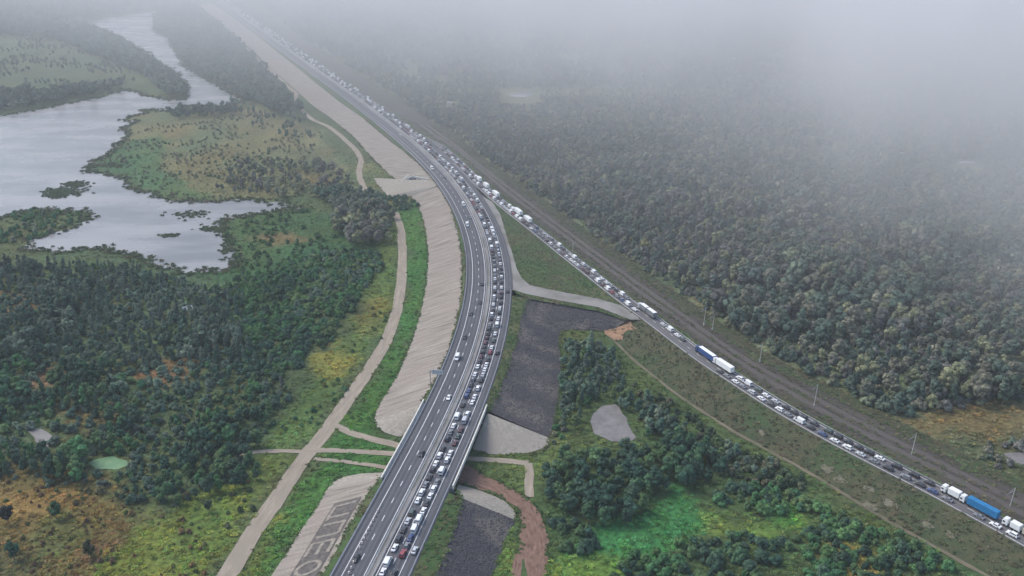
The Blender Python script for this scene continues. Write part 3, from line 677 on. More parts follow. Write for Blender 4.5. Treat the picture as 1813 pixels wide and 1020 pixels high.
# ------------------------------------------------------------------ paths
st(ribbon('dirt_path', pts([(330, 1130), (402, 1020), (443, 950), (492, 880), (521, 836), (546, 800), (577, 765), (611, 715), (651, 658), (684, 605), (703, 550), (711, 500), (713, 450), (710, 405), (700, 374)], .06), [8.4, 8.2, 7.8, 7.4, 7.6, 7.4, 7.0, 6.6, 6.6, 6.2, 6.0, 5.6, 4.6], M['dirt'], n=160, wob=.12), 'long pale dirt path curving beside the tan slope', 'path')
st(ribbon('dirt_path', pts([(648, 338), (637, 318), (635, 300), (641, 284), (630, 265), (605, 242), (588, 228), (574, 220), (556, 214), (546, 206), (532, 192), (519, 178), (526, 166), (505, 150), (480, 125), (450, 100), (420, 70)], .06), 5.2, M['dirt'], n=160, wob=.15, seed=3), 'winding pale dirt path below the far tan slope', 'path')
for i, (pp, w, lb) in enumerate([
    ([(592, 752), (625, 768), (660, 777), (700, 787), (722, 800)], 4.2, 'short dirt track from the path to the far bridge end'),
    ([(540, 797), (590, 797), (650, 800), (705, 804), (760, 806), (830, 812), (900, 816), (935, 820)], 3.6, 'narrow dirt track passing straight under the bridge'),
    ([(542, 800), (500, 798), (460, 799), (415, 806)], 3.0, 'faint dirt track leaving the path towards the dark wood'),
    ([(556, 812), (600, 816), (650, 822), (692, 829)], 2.6, 'thin dirt track along the foot of the near cone')]):
    st(ribbon('dirt_path', pts(pp, .075 + .012 * i), w, M['dirt'], n=60, wob=.25, seed=10 + i), lb, 'path')
st(ribbon('muddy_track', pts([(742, 800), (790, 822), (830, 845), (870, 860), (905, 878), (930, 895), (944, 925), (946, 960), (938, 1000), (930, 1060), (925, 1120)], .09), [9, 12, 13, 9, 7.5, 8, 11, 12, 12.5, 12.5, 12.5], M['mud'], n=120, k=9, wob=.2, seed=4), 'wide red brown muddy track churned by wheels', 'track')
st(ribbon('dirt_path', pts([(935, 820), (938, 838), (936, 858), (938, 880)], .08), 4.0, M['dirt'], n=40, wob=.2, seed=6), 'short dirt spur joining the muddy track', 'path')
st(ribbon('dirt_path', pts(trackR, .3) , [2.6, 3.6, 3.8, 4.0, 4.0, 4.0, 4.0], M['dirt_grass'] if 'dirt_grass' in M else M['dirt'], n=160, wob=.3, seed=8), 'faint dirt track along the foot of the grass slope', 'path')
grass_island = ribbon('grass_tuft_island', pts([(934, 1120), (930, 1040), (926, 990)], .12), [4.4, 4.2, .6], M['grass_bright'], n=30, wob=.3); st(grass_island, 'green island between the wheel ruts of the muddy track', 'grass')

# big letters laid on the near slope: pale strokes on a dark band
def letters():
    t = empty('slope_lettering', tuple(CN[3])); L = np.array(t.location)
    tag(t, 'large pale letters on a dark band laid on the tan slope', 'lettering')
    n = 90; A = smooth(resample(CN, n), 4); B = smooth(resample(TN, n), 4)
    s = np.concatenate([[0], np.cumsum(np.linalg.norm(np.diff(A, axis=0), axis=1))]); tot = s[-1]
    def sp(u, w, lift):          # u metres back from the bridge end, w 0 crest .. 1 toe
        q = np.interp(tot - u, s, np.arange(n)); i = int(min(q, n - 2)); f = q - i
        a_ = A[i] * (1 - f) + A[i + 1] * f; b2 = B[i] * (1 - f) + B[i + 1] * f
        p = a_ * (1 - w) + b2 * w; return p + np.array([-.03, -.02, lift]) - L
    def patch(name, u0, u1, w0, w1, lift, m, nu=20, nw=6):
        V = [sp(u, w, lift) for u in np.linspace(u0, u1, nu) for w in np.linspace(w0, w1, nw)]
        return mesh_obj(name, V, grid_faces(nu, nw), m, t, True)
    patch('dark_band', 14, 95, 0.10, 0.62, 0.16, M['letter_dark'], 60, 10)
    def stroke(u0, w0, u1, w1, th):
        n2 = 10; V = []
        du, dw = u1 - u0, (w1 - w0) * 20; ln = math.hypot(du, dw); nu_, nw_ = -dw / ln * th / 2, du / ln * th / 2 / 20
        for i in range(n2):
            f = i / (n2 - 1)
            for sgn in (-1, 1): V.append(sp(u0 + du * f + sgn * nu_, w0 + (w1 - w0) * f + sgn * nw_, 0.24))
        return V, [tuple(x) for x in grid_faces(n2, 2)]
    # reading direction: away from the bridge; letter top towards the crest (w small)
    T, Bo = 0.16, 0.56
    def letter(u0, wd, kind):
        th = 1.3; q = []
        a0, a1 = u0, u0 + wd; mid = (T + Bo) / 2
        if kind == 'P': q = [(a0, Bo, a0, T), (a1, Bo, a1, T), (a0, T, a1, T)]
        if kind == 'E': q = [(a0, Bo, a0, T), (a0, T, a1, T), (a0, mid, a1, mid), (a0, Bo, a1, Bo)]
        if kind == 'O':
            import math as m_
            pr = [(a0 + wd / 2 + wd / 2 * m_.cos(x), mid + (Bo - T) / 2 * m_.sin(x)) for x in np.linspace(0, 2 * m_.pi, 17)]
            q = [(*pr[i], *pr[i + 1]) for i in range(16)]
        if kind == 'L': q = [(a0, Bo, a0 + wd * .35, T), (a0 + wd * .35, T, a1, T), (a1, T, a1, Bo)]
        if kind == 'C': q = [(a0, Bo, a0, T), (a1, Bo, a1, T), (a0, Bo, a1 + 1.6, Bo)]
        v, f = merge([stroke(*x, th) for x in q])
        mesh_obj('letter', v, f, M['letter_pale'], t)
    for u, k in ((17, 'C'), (30, 'P'), (42, 'E'), (54, 'O'), (68, 'L'), (82, 'P')): letter(u, 8.0, k)
letters()

# culvert with stairs in the far slope
def culvert():
    p = at(745, 318, 4.0); t = empty('culvert', tuple(p), R(-35)); tag(t, 'grey concrete culvert mouth with a step chute in the tan slope', 'culvert')
    v, f = merge([box_vf(-9, 9, -1.2, 0, -3.5, 2.2), box_vf(-9.6, -8.6, -6, 0, -3.6, 1.6), box_vf(8.6, 9.6, -6, 0, -3.6, 1.6)])
    mesh_obj('headwall', v, f, M['concrete'], t)
    dk = simple('culvert_painted_shade', (0.05, 0.05, 0.05), .9)  # near-black colour stands in for the shade inside the pipe mouths
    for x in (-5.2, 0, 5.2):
        mesh_obj('opening_shade_disc', *cyl_vf((x, -1.6, -1.0), (x, -1.1, -1.0), 1.8, 1.8, 18), dk, t)  # flat dark disc on the solid headwall, painted as a shaded hollow
    for i in range(14):
        mesh_obj('step', *box_vf(-14.5, -12.2, -1.2 * i - 1.2, -1.2 * i, 2.0 - .42 * i - .5, 2.0 - .42 * i), M['concrete'], t)
culvert()
EXCL.append(np.vstack([road_line(0, S_END, -2, 0, 20), road_line(S_END, 0, 29, 0, 20)])[:, :2])

# ------------------------------------------------------------------ trees and shrubs
def ico(r, c, seed, sub=1, sq=0.85):
    bm = bmesh.new(); bmesh.ops.create_icosphere(bm, subdivisions=sub, radius=1.0)
    rr = random.Random(seed); v = []
    for q in bm.verts:
        k = r * (1 + rr.uniform(-.28, .28)); v.append((c[0] + q.co.x * k, c[1] + q.co.y * k, c[2] + q.co.z * k * sq))
    f = [tuple(x.index for x in p.verts) for p in bm.faces]; bm.free()
    return v, f
def crown_mesh(name, h0, h1, rad, nclump, ncard, card, seed, shape='round', rc=(0.9, 1.6), sub=1):
    rr = random.Random(seed); parts = []; cl = []
    for i in range(nclump):
        t = (i + rr.random()) / nclump; z = h0 + (h1 - h0) * t
        prof = {'round': math.sin(math.pi * (0.12 + 0.8 * t)) ** 0.8, 'tall': (1 - t) ** 0.55 * (0.55 + 0.45 * min(1, t * 5)),
                'cone': 1.02 - t, 'dome': math.sqrt(max(0, 1 - t * t))}[shape]
        a = rr.uniform(0, 6.28); d = rad * prof * math.sqrt(rr.uniform(0.1, 1)) * .8
        r = rr.uniform(*rc) * (0.65 + 0.5 * prof)
        c = (d * math.cos(a), d * math.sin(a), z); cl.append((c, r)); parts.append(ico(r, c, seed * 97 + i, sub))
    vf = merge(parts); v, f = vf
    for i in range(ncard):                       # loose sprays of leaves standing off the clumps
        c, r = rr.choice(cl); d = Vector((rr.gauss(0, 1), rr.gauss(0, 1), rr.gauss(0.25, 1))).normalized()
        p = Vector(c) + d * (r * rr.uniform(0.85, 1.3)); u = d.orthogonal().normalized() ; w = d.cross(u)
        ang = rr.uniform(0, 6.28); u, w = u * math.cos(ang) + w * math.sin(ang), w * math.cos(ang) - u * math.sin(ang)
        u = (u + d * rr.uniform(-.8, .8)).normalized(); s = card * rr.uniform(.6, 1.4)
        k = len(v); v += [tuple(p - u * s), tuple(p + w * s * .55), tuple(p + u * s), tuple(p - w * s * .55)]; f.append((k, k + 1, k + 2, k + 3))
    me = bpy.data.meshes.new(name); me.from_pydata(v, [], f); me.materials.append(M['leaf']); me.update()
    return me
def trunk_mesh(name, h, r, seed):
    rr = random.Random(seed); vf = [cyl_vf((0, 0, -.4), (rr.uniform(-.2, .2), rr.uniform(-.2, .2), h * .55), r, r * .65, 8), cyl_vf((0, 0, h * .5), (rr.uniform(-.4, .4), rr.uniform(-.4, .4), h * .9), r * .65, r * .2, 7)]
    for i in range(5):
        a = rr.uniform(0, 6.28); z = h * rr.uniform(.35, .7); L = h * rr.uniform(.15, .28)
        vf.append(cyl_vf((0, 0, z), (L * math.cos(a), L * math.sin(a), z + L * .8), r * .4, r * .12, 5))
    v, f = merge(vf); me = bpy.data.meshes.new(name); me.from_pydata(v, [], f); me.materials.append(M['bark']); me.update(); return me
CROWN = []; TRUNK = []
for i in range(5): CROWN.append(crown_mesh('broad_crown', 3.0, 9.6, 3.3, 18, 420, .42, 10 + i, 'round')); TRUNK.append(trunk_mesh('broad_trunk', 8.5, .22, 10 + i))
for i in range(4): CROWN.append(crown_mesh('slender_crown', 2.2, 11.5, 1.9, 17, 380, .38, 30 + i, 'tall', (.75, 1.25))); TRUNK.append(trunk_mesh('slender_trunk', 10.5, .17, 30 + i))
SHRUB = [crown_mesh('shrub_foliage', .35, 2.3, 1.7, 11, 260, .3, 60 + i, 'dome', (.5, .95)) for i in range(5)]
def tuft_mesh(seed):
    rr = random.Random(seed); v = []; f = []
    for i in range(22):                          # blades and leaves arching outwards
        a = rr.uniform(0, 6.28); d = rr.uniform(0, .75); x, y = d * math.cos(a), d * math.sin(a); w = rr.uniform(.14, .3); L = rr.uniform(.35, .8); h = rr.uniform(.18, .5)
        b = a + rr.uniform(-.7, .7); ux, uy = math.cos(b), math.sin(b); px, py = -uy * w, ux * w; k = len(v)
        v += [(x - px * .6, y - py * .6, .02), (x + px * .6, y + py * .6, .02), (x + ux * L * .55 + px, y + uy * L * .55 + py, h), (x + ux * L * .55 - px, y + uy * L * .55 - py, h), (x + ux * L, y + uy * L, h * .75)]
        f += [(k, k + 1, k + 2, k + 3), (k + 3, k + 2, k + 4)]
    me = bpy.data.meshes.new('grass_clump'); me.from_pydata(v, [], f); me.materials.append(M['tuft']); me.update(); return me
TUFT = [tuft_mesh(80 + i) for i in range(4)]

def allowed(P, margin_polys=EXCL):
    ok = np.ones(len(P), bool)
    for poly in margin_polys:
        lo = poly.min(0); hi = poly.max(0)
        c = ok & (P[:, 0] > lo[0]) & (P[:, 0] < hi[0]) & (P[:, 1] > lo[1]) & (P[:, 1] < hi[1])
        if c.any():
            idx = np.where(c)[0]; ok[idx[inside(P[idx, 0], P[idx, 1], poly)]] = False
    return ok
def scatter(px, spacing, seed=0, rag=8.0, thin=None, yr=None, world=None):
    poly = zpoly(px) if world is None else world
    lo = poly.min(0); hi = poly.max(0)
    if yr: lo[1] = max(lo[1], yr[0]); hi[1] = min(hi[1], yr[1])
    if hi[1] <= lo[1]: return np.zeros((0, 2))
    g = np.random.default_rng(seed + 100)
    X, Y = np.meshgrid(np.arange(lo[0] - rag, hi[0] + rag, spacing), np.arange(lo[1] - rag * (0 if yr else 1), hi[1] + rag * (0 if yr else 1), spacing))
    P = np.stack([X.ravel(), Y.ravel()], 1) + g.uniform(-.48, .48, (X.size, 2)) * spacing
    q = P + np.stack([rag * fbm(P[:, 0] / 18, P[:, 1] / 18, seed), rag * fbm(P[:, 0] / 18 + 9, P[:, 1] / 18, seed + 1)], 1)
    P = P[inside(q[:, 0], q[:, 1], poly)]
    if thin is not None:
        d = fbm(P[:, 0] / thin[1], P[:, 1] / thin[1], seed + 2); P = P[d > thin[0]]
    # keep what can be seen from around here
    u = P[:, 0] / (P[:, 1] * CP + CAM_H * SP); P = P[np.abs(u) < 0.66]
    return P[allowed(P)]
for q in ([(885, 160), (955, 160), (960, 188), (880, 190)], [(1685, 282), (1745, 282), (1748, 312), (1682, 312)], [(770, 178), (815, 178), (818, 198), (768, 198)]): EXCL.append(zpoly(q))   # open margins of the forest pools
OLIVE = [(.115, .145, .095), (.145, .165, .105), (.1, .13, .092), (.085, .118, .09), (.15, .15, .108), (.075, .108, .08), (.13, .13, .112), (.185, .195, .11), (.09, .115, .096)]
DARK = [(.045, .1, .056), (.06, .122, .06), (.038, .082, .054), (.078, .135, .058), (.052, .095, .06)]
BIRCH = [(.09, .14, .095), (.118, .165, .108), (.072, .122, .084), (.1, .135, .1), (.058, .105, .074), (.14, .175, .12)]
GREEN = [(.062, .15, .06), (.085, .165, .06), (.055, .13, .064), (.11, .165, .065)]
PALE = [(.16, .175, .12), (.14, .16, .11), (.195, .2, .11), (.115, .14, .1), (.14, .135, .11)]
FOREST = []   # (x, y, kind index, scale, rot, tint, zone)
def plant(P, zone, kinds, sizes, tints, patch=40, seed=0):
    g = np.random.default_rng(seed + 500)
    if not len(P): return
    n = (fbm(P[:, 0] / patch, P[:, 1] / patch, seed + 7) + 1) / 2
    n2 = fbm(P[:, 0] / (patch * 2.2), P[:, 1] / (patch * 2.2), seed + 17)
    hv = np.clip(.78 + .75 * fbm(P[:, 0] / (patch * 1.3), P[:, 1] / (patch * 1.3), seed + 27), .35, 1.3)
    if zone not in ('east', 'wood'): hv = hv * 0 + 1
    for i, p in enumerate(P):
        t = np.array(tints[int(np.clip(n[i] * len(tints) * 1.1 + g.normal(0, 1.1), 0, len(tints) - 1))]) * g.uniform(.8, 1.22) * (1 + .25 * n2[i])
        k = kinds[g.integers(len(kinds))]; s = g.uniform(*sizes) * (1 + .15 * n2[i]) * hv[i] * (1.25 if g.random() < .08 else 1)
        FOREST.append((p[0], p[1], k, s, g.uniform(0, 6.28), tuple(np.clip(t, 0, 1)), zone))
BR = [0, 1, 2, 3, 4]; SL = [5, 6, 7, 8]; SH = [0, 1, 2, 3, 4]
F_RIGHT = [(880, 318), (931, 349), (1007, 406), (1071, 452), (1135, 498), (1219, 556), (1340, 650), (1418, 684), (1486, 722), (1560, 748), (1600, 740), (1700, 722), (1813, 708), (2600, 690), (2600, -60), (500, -60), (470, 15), (520, 60), (700, 190), (800, 262)]
plant(scatter(F_RIGHT, 7.8, 1, thin=(-.3, 30), yr=(300, 900)), 'east', BR + BR + SL[:1], (.95, 1.6), OLIVE, 45, 1)
plant(scatter(F_RIGHT, 8.4, 2, thin=(-.36, 45), yr=(900, 1500)), 'east', BR, (.85, 1.35), OLIVE, 60, 1)
plant(scatter(F_RIGHT, 11.0, 3, thin=(-.4, 70), yr=(1500, 2700)), 'east', BR, (1.2, 1.9), OLIVE, 70, 1)
plant(scatter([(-700, -60), (340, -60), (345, 5), (274, 17), (155, 35), (60, 44), (-700, 80)], 11, 4), 'river', BR, (.9, 1.5), BIRCH, 60, 4)
plant(scatter([(155, 50), (235, 88), (270, 114), (326, 158), (322, 174), (290, 170), (268, 145), (200, 114), (130, 84), (60, 62), (-200, 74), (-200, 48)], 7.5, 5), 'river', BR, (.9, 1.4), BIRCH, 50, 5)
plant(scatter([(-200, 160), (60, 168), (200, 152), (240, 158), (222, 156), (130, 178), (0, 202), (-200, 210)], 7.5, 6), 'river', BR, (.8, 1.3), BIRCH, 50, 6)
plant(scatter([(-100, 70), (60, 62), (200, 114), (268, 145), (200, 152), (60, 168), (-100, 160)], 10, 7, thin=(.12, 40)), 'river', BR, (.35, .7), BIRCH, 50, 7)
plant(scatter([(277, 30), (345, 12), (440, 95), (515, 175), (545, 205), (500, 205), (432, 180), (405, 158), (340, 124), (313, 90), (300, 62), (277, 54)], 7.5, 8), 'river', BR, (.9, 1.4), BIRCH, 50, 8)
plant(scatter([(305, 198), (420, 188), (432, 204), (310, 212)], 7.5, 9), 'peninsula', BR, (.7, 1.1), BIRCH, 40, 9)
plant(scatter([(410, 285), (560, 270), (620, 330), (600, 348), (440, 352), (390, 335)], 8.5, 10, thin=(-.2, 25)), 'peninsula', BR, (.45, .85), PALE, 40, 10)
plant(scatter([(440, 195), (540, 212), (560, 250), (460, 240)], 10, 12, thin=(-.1, 25)), 'peninsula', BR, (.4, .8), BIRCH, 40, 12)
plant(scatter([(585, 360), (650, 358), (700, 385), (696, 428), (640, 436), (590, 425)], 6.5, 11), 'copse', BR, (.8, 1.25), PALE, 20, 11)
plant(scatter([(560, 345), (640, 340), (690, 372), (650, 385), (590, 375)], 6.5, 13), 'copse', BR, (.7, 1.1), BIRCH, 20, 13)
WOOD = [(-300, 468), (60, 470), (240, 475), (330, 505), (425, 530), (430, 620), (520, 700), (470, 770), (440, 815), (455, 850), (330, 895), (220, 900), (120, 862), (-300, 842)]
holes = [zpoly(q) for q in ([(265, 655), (335, 645), (345, 678), (300, 695), (250, 690)], [(-80, 520), (70, 520), (55, 555), (-80, 565)], [(45, 665), (105, 665), (90, 700), (35, 700)], [(100, 725), (190, 748), (205, 768), (130, 770), (80, 738)], [(140, 835), (160, 800), (240, 805), (248, 830), (220, 850), (160, 852)], [(40, 752), (100, 760), (110, 805), (60, 808)])]
P = scatter(WOOD, 5.6, 20, thin=(-.4, 17))
for h in holes: P = P[~inside(P[:, 0], P[:, 1], h)]
ydiv = 455
plant(P[P[:, 1] > ydiv], 'wood', SL + BR[:2], (.6, 1.0), BIRCH, 30, 20)
plant(P[P[:, 1] <= ydiv], 'wood', BR + SL[:1], (.55, .95), DARK + GREEN[:1], 25, 21)
plant(scatter([(985, 612), (1050, 606), (1100, 665), (1160, 728), (1200, 780), (1140, 790), (1118, 735), (1060, 712), (1030, 765), (992, 775)], 5.6, 25, thin=(-.5, 15)), 'valley', BR + SL[:2], (.5, .85), GREEN + BIRCH, 20, 25)
plant(scatter([(960, 860), (985, 820), (1040, 800), (1120, 805), (1200, 785), (1265, 805), (1290, 850), (1240, 878), (1165, 880), (1090, 935), (1000, 915)], 5.2, 26), 'grove', BR, (.6, 1.0), DARK, 20, 26)
plant(scatter([(1170, 740), (1300, 800), (1400, 850), (1390, 870), (1290, 835), (1200, 785)], 6.0, 27, thin=(-.3, 15)), 'valley', BR, (.4, .7), GREEN + BIRCH, 20, 27)
plant(scatter([(1640, 800), (1700, 795), (1740, 820), (1690, 812)], 6.0, 28), 'meadow', BR, (.4, .7), OLIVE, 20, 28)
# separate specimen trees
for (px, py, k, s, t) in [(1142, 455, 1, 1.3, (.17, .17, .07)), (622, 405, 0, 1.2, (.15, .155, .07)), (668, 420, 2, 1.15, (.15, .155, .07)), (100, 918, 0, .8, (.03, .075, .04)), (25, 990, 1, .75, (.025, .07, .045)), (160, 985, 3, .7, (.05, .055, .03)), (370, 905, 2, .55, (.06, .085, .05)), (500, 690, 5, .7, (.1, .11, .09)), (15, 925, 2, .8, (.03, .035, .03)), (1215, 850, 3, 1.0, (.024, .045, .03))]:
    p = at(px, py, 0); FOREST.append((p[0], p[1], k, s, 1.0, t, 'specimen'))
SHRUBS = []
def plant_shrubs(P, zone, sizes, tints, patch=25, seed=0):
    k0 = len(FOREST); plant(P, zone, SH, sizes, tints, patch, seed); SHRUBS.extend(FOREST[k0:]); del FOREST[k0:]
plant_shrubs(scatter([(400, 500), (560, 450), (670, 450), (640, 520), (590, 600), (530, 640), (480, 690), (440, 705), (430, 600), (360, 520)], 3.9, 40, thin=(-.3, 11)), 'thicket', (.8, 1.9), DARK + GREEN + BIRCH[:2], 25, 40)
plant_shrubs(scatter(WOOD, 6.2, 60), 'thicket', (.7, 1.6), GREEN + BIRCH + [(.14, .13, .06)], 20, 60)
plant_shrubs(scatter(F_RIGHT, 6.2, 61, yr=(300, 1150)), 'meadow', (.9, 2.2), OLIVE + [(.2, .19, .12)], 30, 61)
plant_shrubs(scatter([(388, 398), (540, 372), (600, 420), (690, 440), (560, 445), (430, 520), (400, 500)], 7, 41, thin=(0, 20)), 'marsh', (.7, 1.3), [(.085, .15, .06), (.07, .13, .055)], 25, 41)
plant_shrubs(scatter([(165, 290), (225, 245), (300, 200), (450, 195), (560, 235), (600, 340), (440, 352), (310, 350), (220, 312)], 7, 42, thin=(.05, 20)), 'marsh', (.4, 1.0), [(.13, .17, .085), (.18, .18, .11), (.21, .195, .12), (.11, .16, .08)], 25, 42)
plant_shrubs(scatter([(1080, 1000), (1250, 962), (1450, 945), (1600, 1000), (1700, 1080), (1000, 1080)], 4.2, 43, thin=(-.3, 14)), 'field', (.8, 1.7), DARK + GREEN, 20, 43)
plant_shrubs(scatter([(1290, 850), (1400, 860), (1560, 935), (1700, 1030), (1560, 1000), (1450, 945), (1440, 905), (1330, 905), (1260, 890)], 4.2, 44, thin=(-.35, 14)), 'field', (.8, 1.7), DARK + GREEN, 20, 44)
plant_shrubs(scatter([(980, 930), (1065, 930), (1065, 985), (975, 985)], 4.0, 45, thin=(-.1, 10)), 'field', (1.0, 1.9), DARK, 20, 45)
plant_shrubs(scatter([(-200, 830), (120, 850), (330, 900), (440, 850), (400, 960), (330, 1100), (-200, 1200)], 4.6, 46, thin=(-.05, 10)), 'heath', (.25, .7), [(.17, .12, .05), (.12, .14, .05), (.09, .13, .05), (.2, .13, .06), (.15, .095, .06), (.2, .2, .07), (.1, .08, .045)], 20, 46)
plant_shrubs(scatter([(360, 880), (440, 850), (440, 905), (400, 945), (350, 930)], 4.5, 47, thin=(0, 9)), 'heath', (.5, 1.1), [(.09, .11, .06), (.11, .12, .06), (.06, .085, .04)], 20, 47)
plant_shrubs(scatter([(-40, 372), (110, 374), (160, 382), (100, 410), (40, 430), (-40, 440)], 6, 48, thin=(-.2, 15)), 'marsh', (.7, 1.5), GREEN + PALE[:2], 25, 48)
plant_shrubs(scatter([(1570, 775), (1640, 772), (1800, 778), (1813, 860), (1720, 826), (1640, 785)], 6, 49, thin=(-.1, 15)), 'meadow', (.7, 1.6), OLIVE, 25, 49)
plant_shrubs(scatter([(1100, 650), (1200, 722), (1300, 785), (1430, 855), (1400, 870), (1290, 845), (1200, 785), (1130, 765), (1112, 710)], 4.4, 53, thin=(-.35, 12)), 'field', (.7, 1.6), [(.07, .105, .05), (.1, .12, .07), (.055, .085, .045), (.12, .12, .075)], 20, 53)
plant_shrubs(scatter([(1000, 600), (1060, 605), (1100, 660), (1060, 705), (1010, 740), (992, 700)], 4.6, 54, thin=(-.3, 10)), 'field', (.6, 1.3), GREEN + BIRCH, 20, 54)
plant_shrubs(scatter([(978, 700), (1000, 690), (1005, 790), (985, 800), (975, 780)], 5, 50), 'thicket', (.4, .9), PALE + GREEN, 25, 50)
plant_shrubs(scatter([(720, 350), (745, 352), (735, 375), (690, 378), (655, 350)], 5, 51), 'copse', (.7, 1.4), DARK, 25, 51)
plant_shrubs(scatter([(450, 770), (560, 690), (640, 600), (660, 540), (700, 560), (610, 700), (540, 790)], 6.5, 52, thin=(.15, 10)), 'thicket', (.35, .8), GREEN + [(.12, .12, .04)], 25, 52)

ZL_TREE = {
 'east': ('olive green forest tree standing beside the railway bed', 'trees at the edge of the eastern forest'),
 'river': ('grey green tree on the river bank', 'trees on the river banks'),
 'peninsula': ('pale small tree on the marshy peninsula', 'trees on the peninsula'),
 'copse': ('pale leafy tree in the copse at the bend of the dirt path', 'trees in the copse by the path'),
 'wood': ('dark green tree in the dense wood left of the dirt path', 'trees in the dark wood by the path'),
 'valley': ('green young tree in the valley below the side road slope', 'trees in the valley'),
 'grove': ('dark round tree in the grove beside the muddy track', 'trees in the valley'),
 'meadow': ('small olive tree beside the orange meadow past the railway', 'trees by the orange meadow')}
SPEC = ['bright yellow green tree at the edge of the forest by the railway', 'yellowish round tree in the copse by the dirt path', 'yellowish leafy tree nearest the dirt path bend', 'single dark green round tree in the brown heath', 'small blue green tree deep in the brown heath', 'dull olive tree on the edge of the yellow meadow', 'pale grey green tree beside the yellow meadow', 'silvery grey slender tree in front of the dark thicket', 'nearly black tree in the brown heath below the orange patch', 'very dark tree by the bright green meadow']
ZL_SHRUB = {
 'thicket': ('dark green shrub in the thicket beside the dirt path', 'shrubs in the thicket by the path'),
 'marsh': ('green shrub on the marsh by the lake', 'marsh shrubs'),
 'field': ('dark rounded shrub in the bright green field below the grass slope', 'shrubs in the green field'),
 'heath': ('low shrub in the brown and yellow heath by the path', 'shrubs in the heath'),
 'meadow': ('olive shrub beyond the railway by the orange meadow', 'shrubs past the railway'),
 'copse': ('dark shrub at the foot of the stone apron', 'shrubs below the apron')}
def cam_dist(e): return math.hypot(e[0], e[1])
def in_frame(e, top=9):
    dep = e[1] * CP + CAM_H * SP; u = e[0] / dep; v = 510 - FOC * (e[1] * SP - CAM_H * CP) / dep
    return abs(u) < 0.545 and v < 1035
def new(name, data, loc, s, rz, parent=None):
    o = bpy.data.objects.new(name, data); col.objects.link(o); o.parent = parent
    o.location = loc; o.rotation_euler = (0, 0, rz); o.scale = (s, s, s); return o
def split(L, n):
    vis = [e for e in L if in_frame(e)]; vis.sort(key=cam_dist)
    near = vis[:n]; ids = set(map(id, near)); return near, [e for e in L if id(e) not in ids]
MARKS = [('at the edge of the green algae pond', 192, 838), ('beside the narrow grey pool', 75, 800), ('beside the rusty clearing in the wood', 300, 690), ('beside the reddish clearing by the pool', 70, 700), ('where the faint track leaves the path', 430, 815), ('beside the pale roofed shed', 333, 560), ('beside the yellow patch by the dirt path', 580, 650),
         ('around the silty grey pond', 1085, 790), ('at the foot of the long dark slope', 995, 680), ('beside the muddy track', 960, 880), ('at the edge of the bright green meadow', 1160, 890), ('by the yellow green strip of meadow', 1330, 940), ('along the track below the grass slope', 1450, 860), ('in the corner below the grass slope', 1600, 960), ('beside the dirt spur', 965, 830), ('at the end of the brown heath', 60, 880), ('by the yellow meadow at the path', 400, 900), ('beside the orange meadow', 1690, 760), ('near the bend of the dirt path', 690, 420), ('behind the silty grey pond', 1060, 690), ('in the middle of the dark grove', 1110, 850), ('at the far side of the grove', 1230, 810), ('in front of the bright green meadow', 1150, 1010), ('at the foot of the grass slope by the clay patch', 1080, 620), ('on the low bank by the lettered slope', 450, 830)]
MARKP = np.array([at(a_, b_2)[:2] for _, a_, b_2 in MARKS])
def tree_label(e, kindname, zone_label, s_lo, s_hi):
    d = np.hypot(MARKP[:, 0] - e[0], MARKP[:, 1] - e[1]); i = int(np.argmin(d)); t = e[5]; lum = .3 * t[0] + .6 * t[1] + .1 * t[2]
    size = 'small' if e[3] < s_lo else 'large' if e[3] > s_hi else 'medium'
    hue = t[0] / max(t[1], 1e-4); tone = ('pale ' if lum > .105 else 'dark ' if lum < .062 else '') + ('olive' if hue > .86 else 'grey green' if t[2] / max(t[1], 1e-4) > .62 else 'green')
    shape = ('slender ' if (kindname == 'tree' and e[2] >= 5) else 'round ')
    base = '%s %s %s%s ' % (size, tone, shape, kindname)
    if d[i] < 34: return base + MARKS[i][0]
    return base + zone_label
ZP = {'east': 'at the forest edge by the railway bed', 'river': 'on the river bank', 'peninsula': 'on the marshy peninsula', 'copse': 'in the copse at the path bend', 'wood': 'in the dense wood left of the path', 'valley': 'in the valley below the side road', 'grove': 'in the grove beside the muddy track', 'meadow': 'past the railway by the orange meadow', 'thicket': 'in the thicket beside the dirt path', 'marsh': 'on the marsh by the lake', 'field': 'in the field below the grass slope', 'heath': 'in the brown and yellow heath'}
spec = [e for e in FOREST if e[6] == 'specimen']; rest_f = [e for e in FOREST if e[6] != 'specimen']
near_t, far_t = split(rest_f, 280)
si = 0
for e in spec + near_t:
    x, y, k, s, r, t, zone = e
    o = empty('tree', (x, y, -.05), r); o.scale = (s, s, s)
    if zone == 'specimen': tag(o, SPEC[si], 'tree'); si += 1
    else: tag(o, tree_label(e, 'tree', ZP[zone], .7, .9), 'tree', ZL_TREE[zone][1])
    c = new('crown', CROWN[k], (0, 0, 0), 1, 0, o); c['tint'] = t
    new('trunk', TRUNK[k], (0, 0, 0), 1, 0, o)
near_s, far_s = split(SHRUBS, 280)
for e in near_s:
    x, y, k, s, r, t, zone = e
    o = new('shrub', SHRUB[k], (x, y, -.1), s, r); o['tint'] = t; tag(o, tree_label(e, 'shrub', ZP[zone], .95, 1.35), 'shrub', ZL_SHRUB[zone][1])

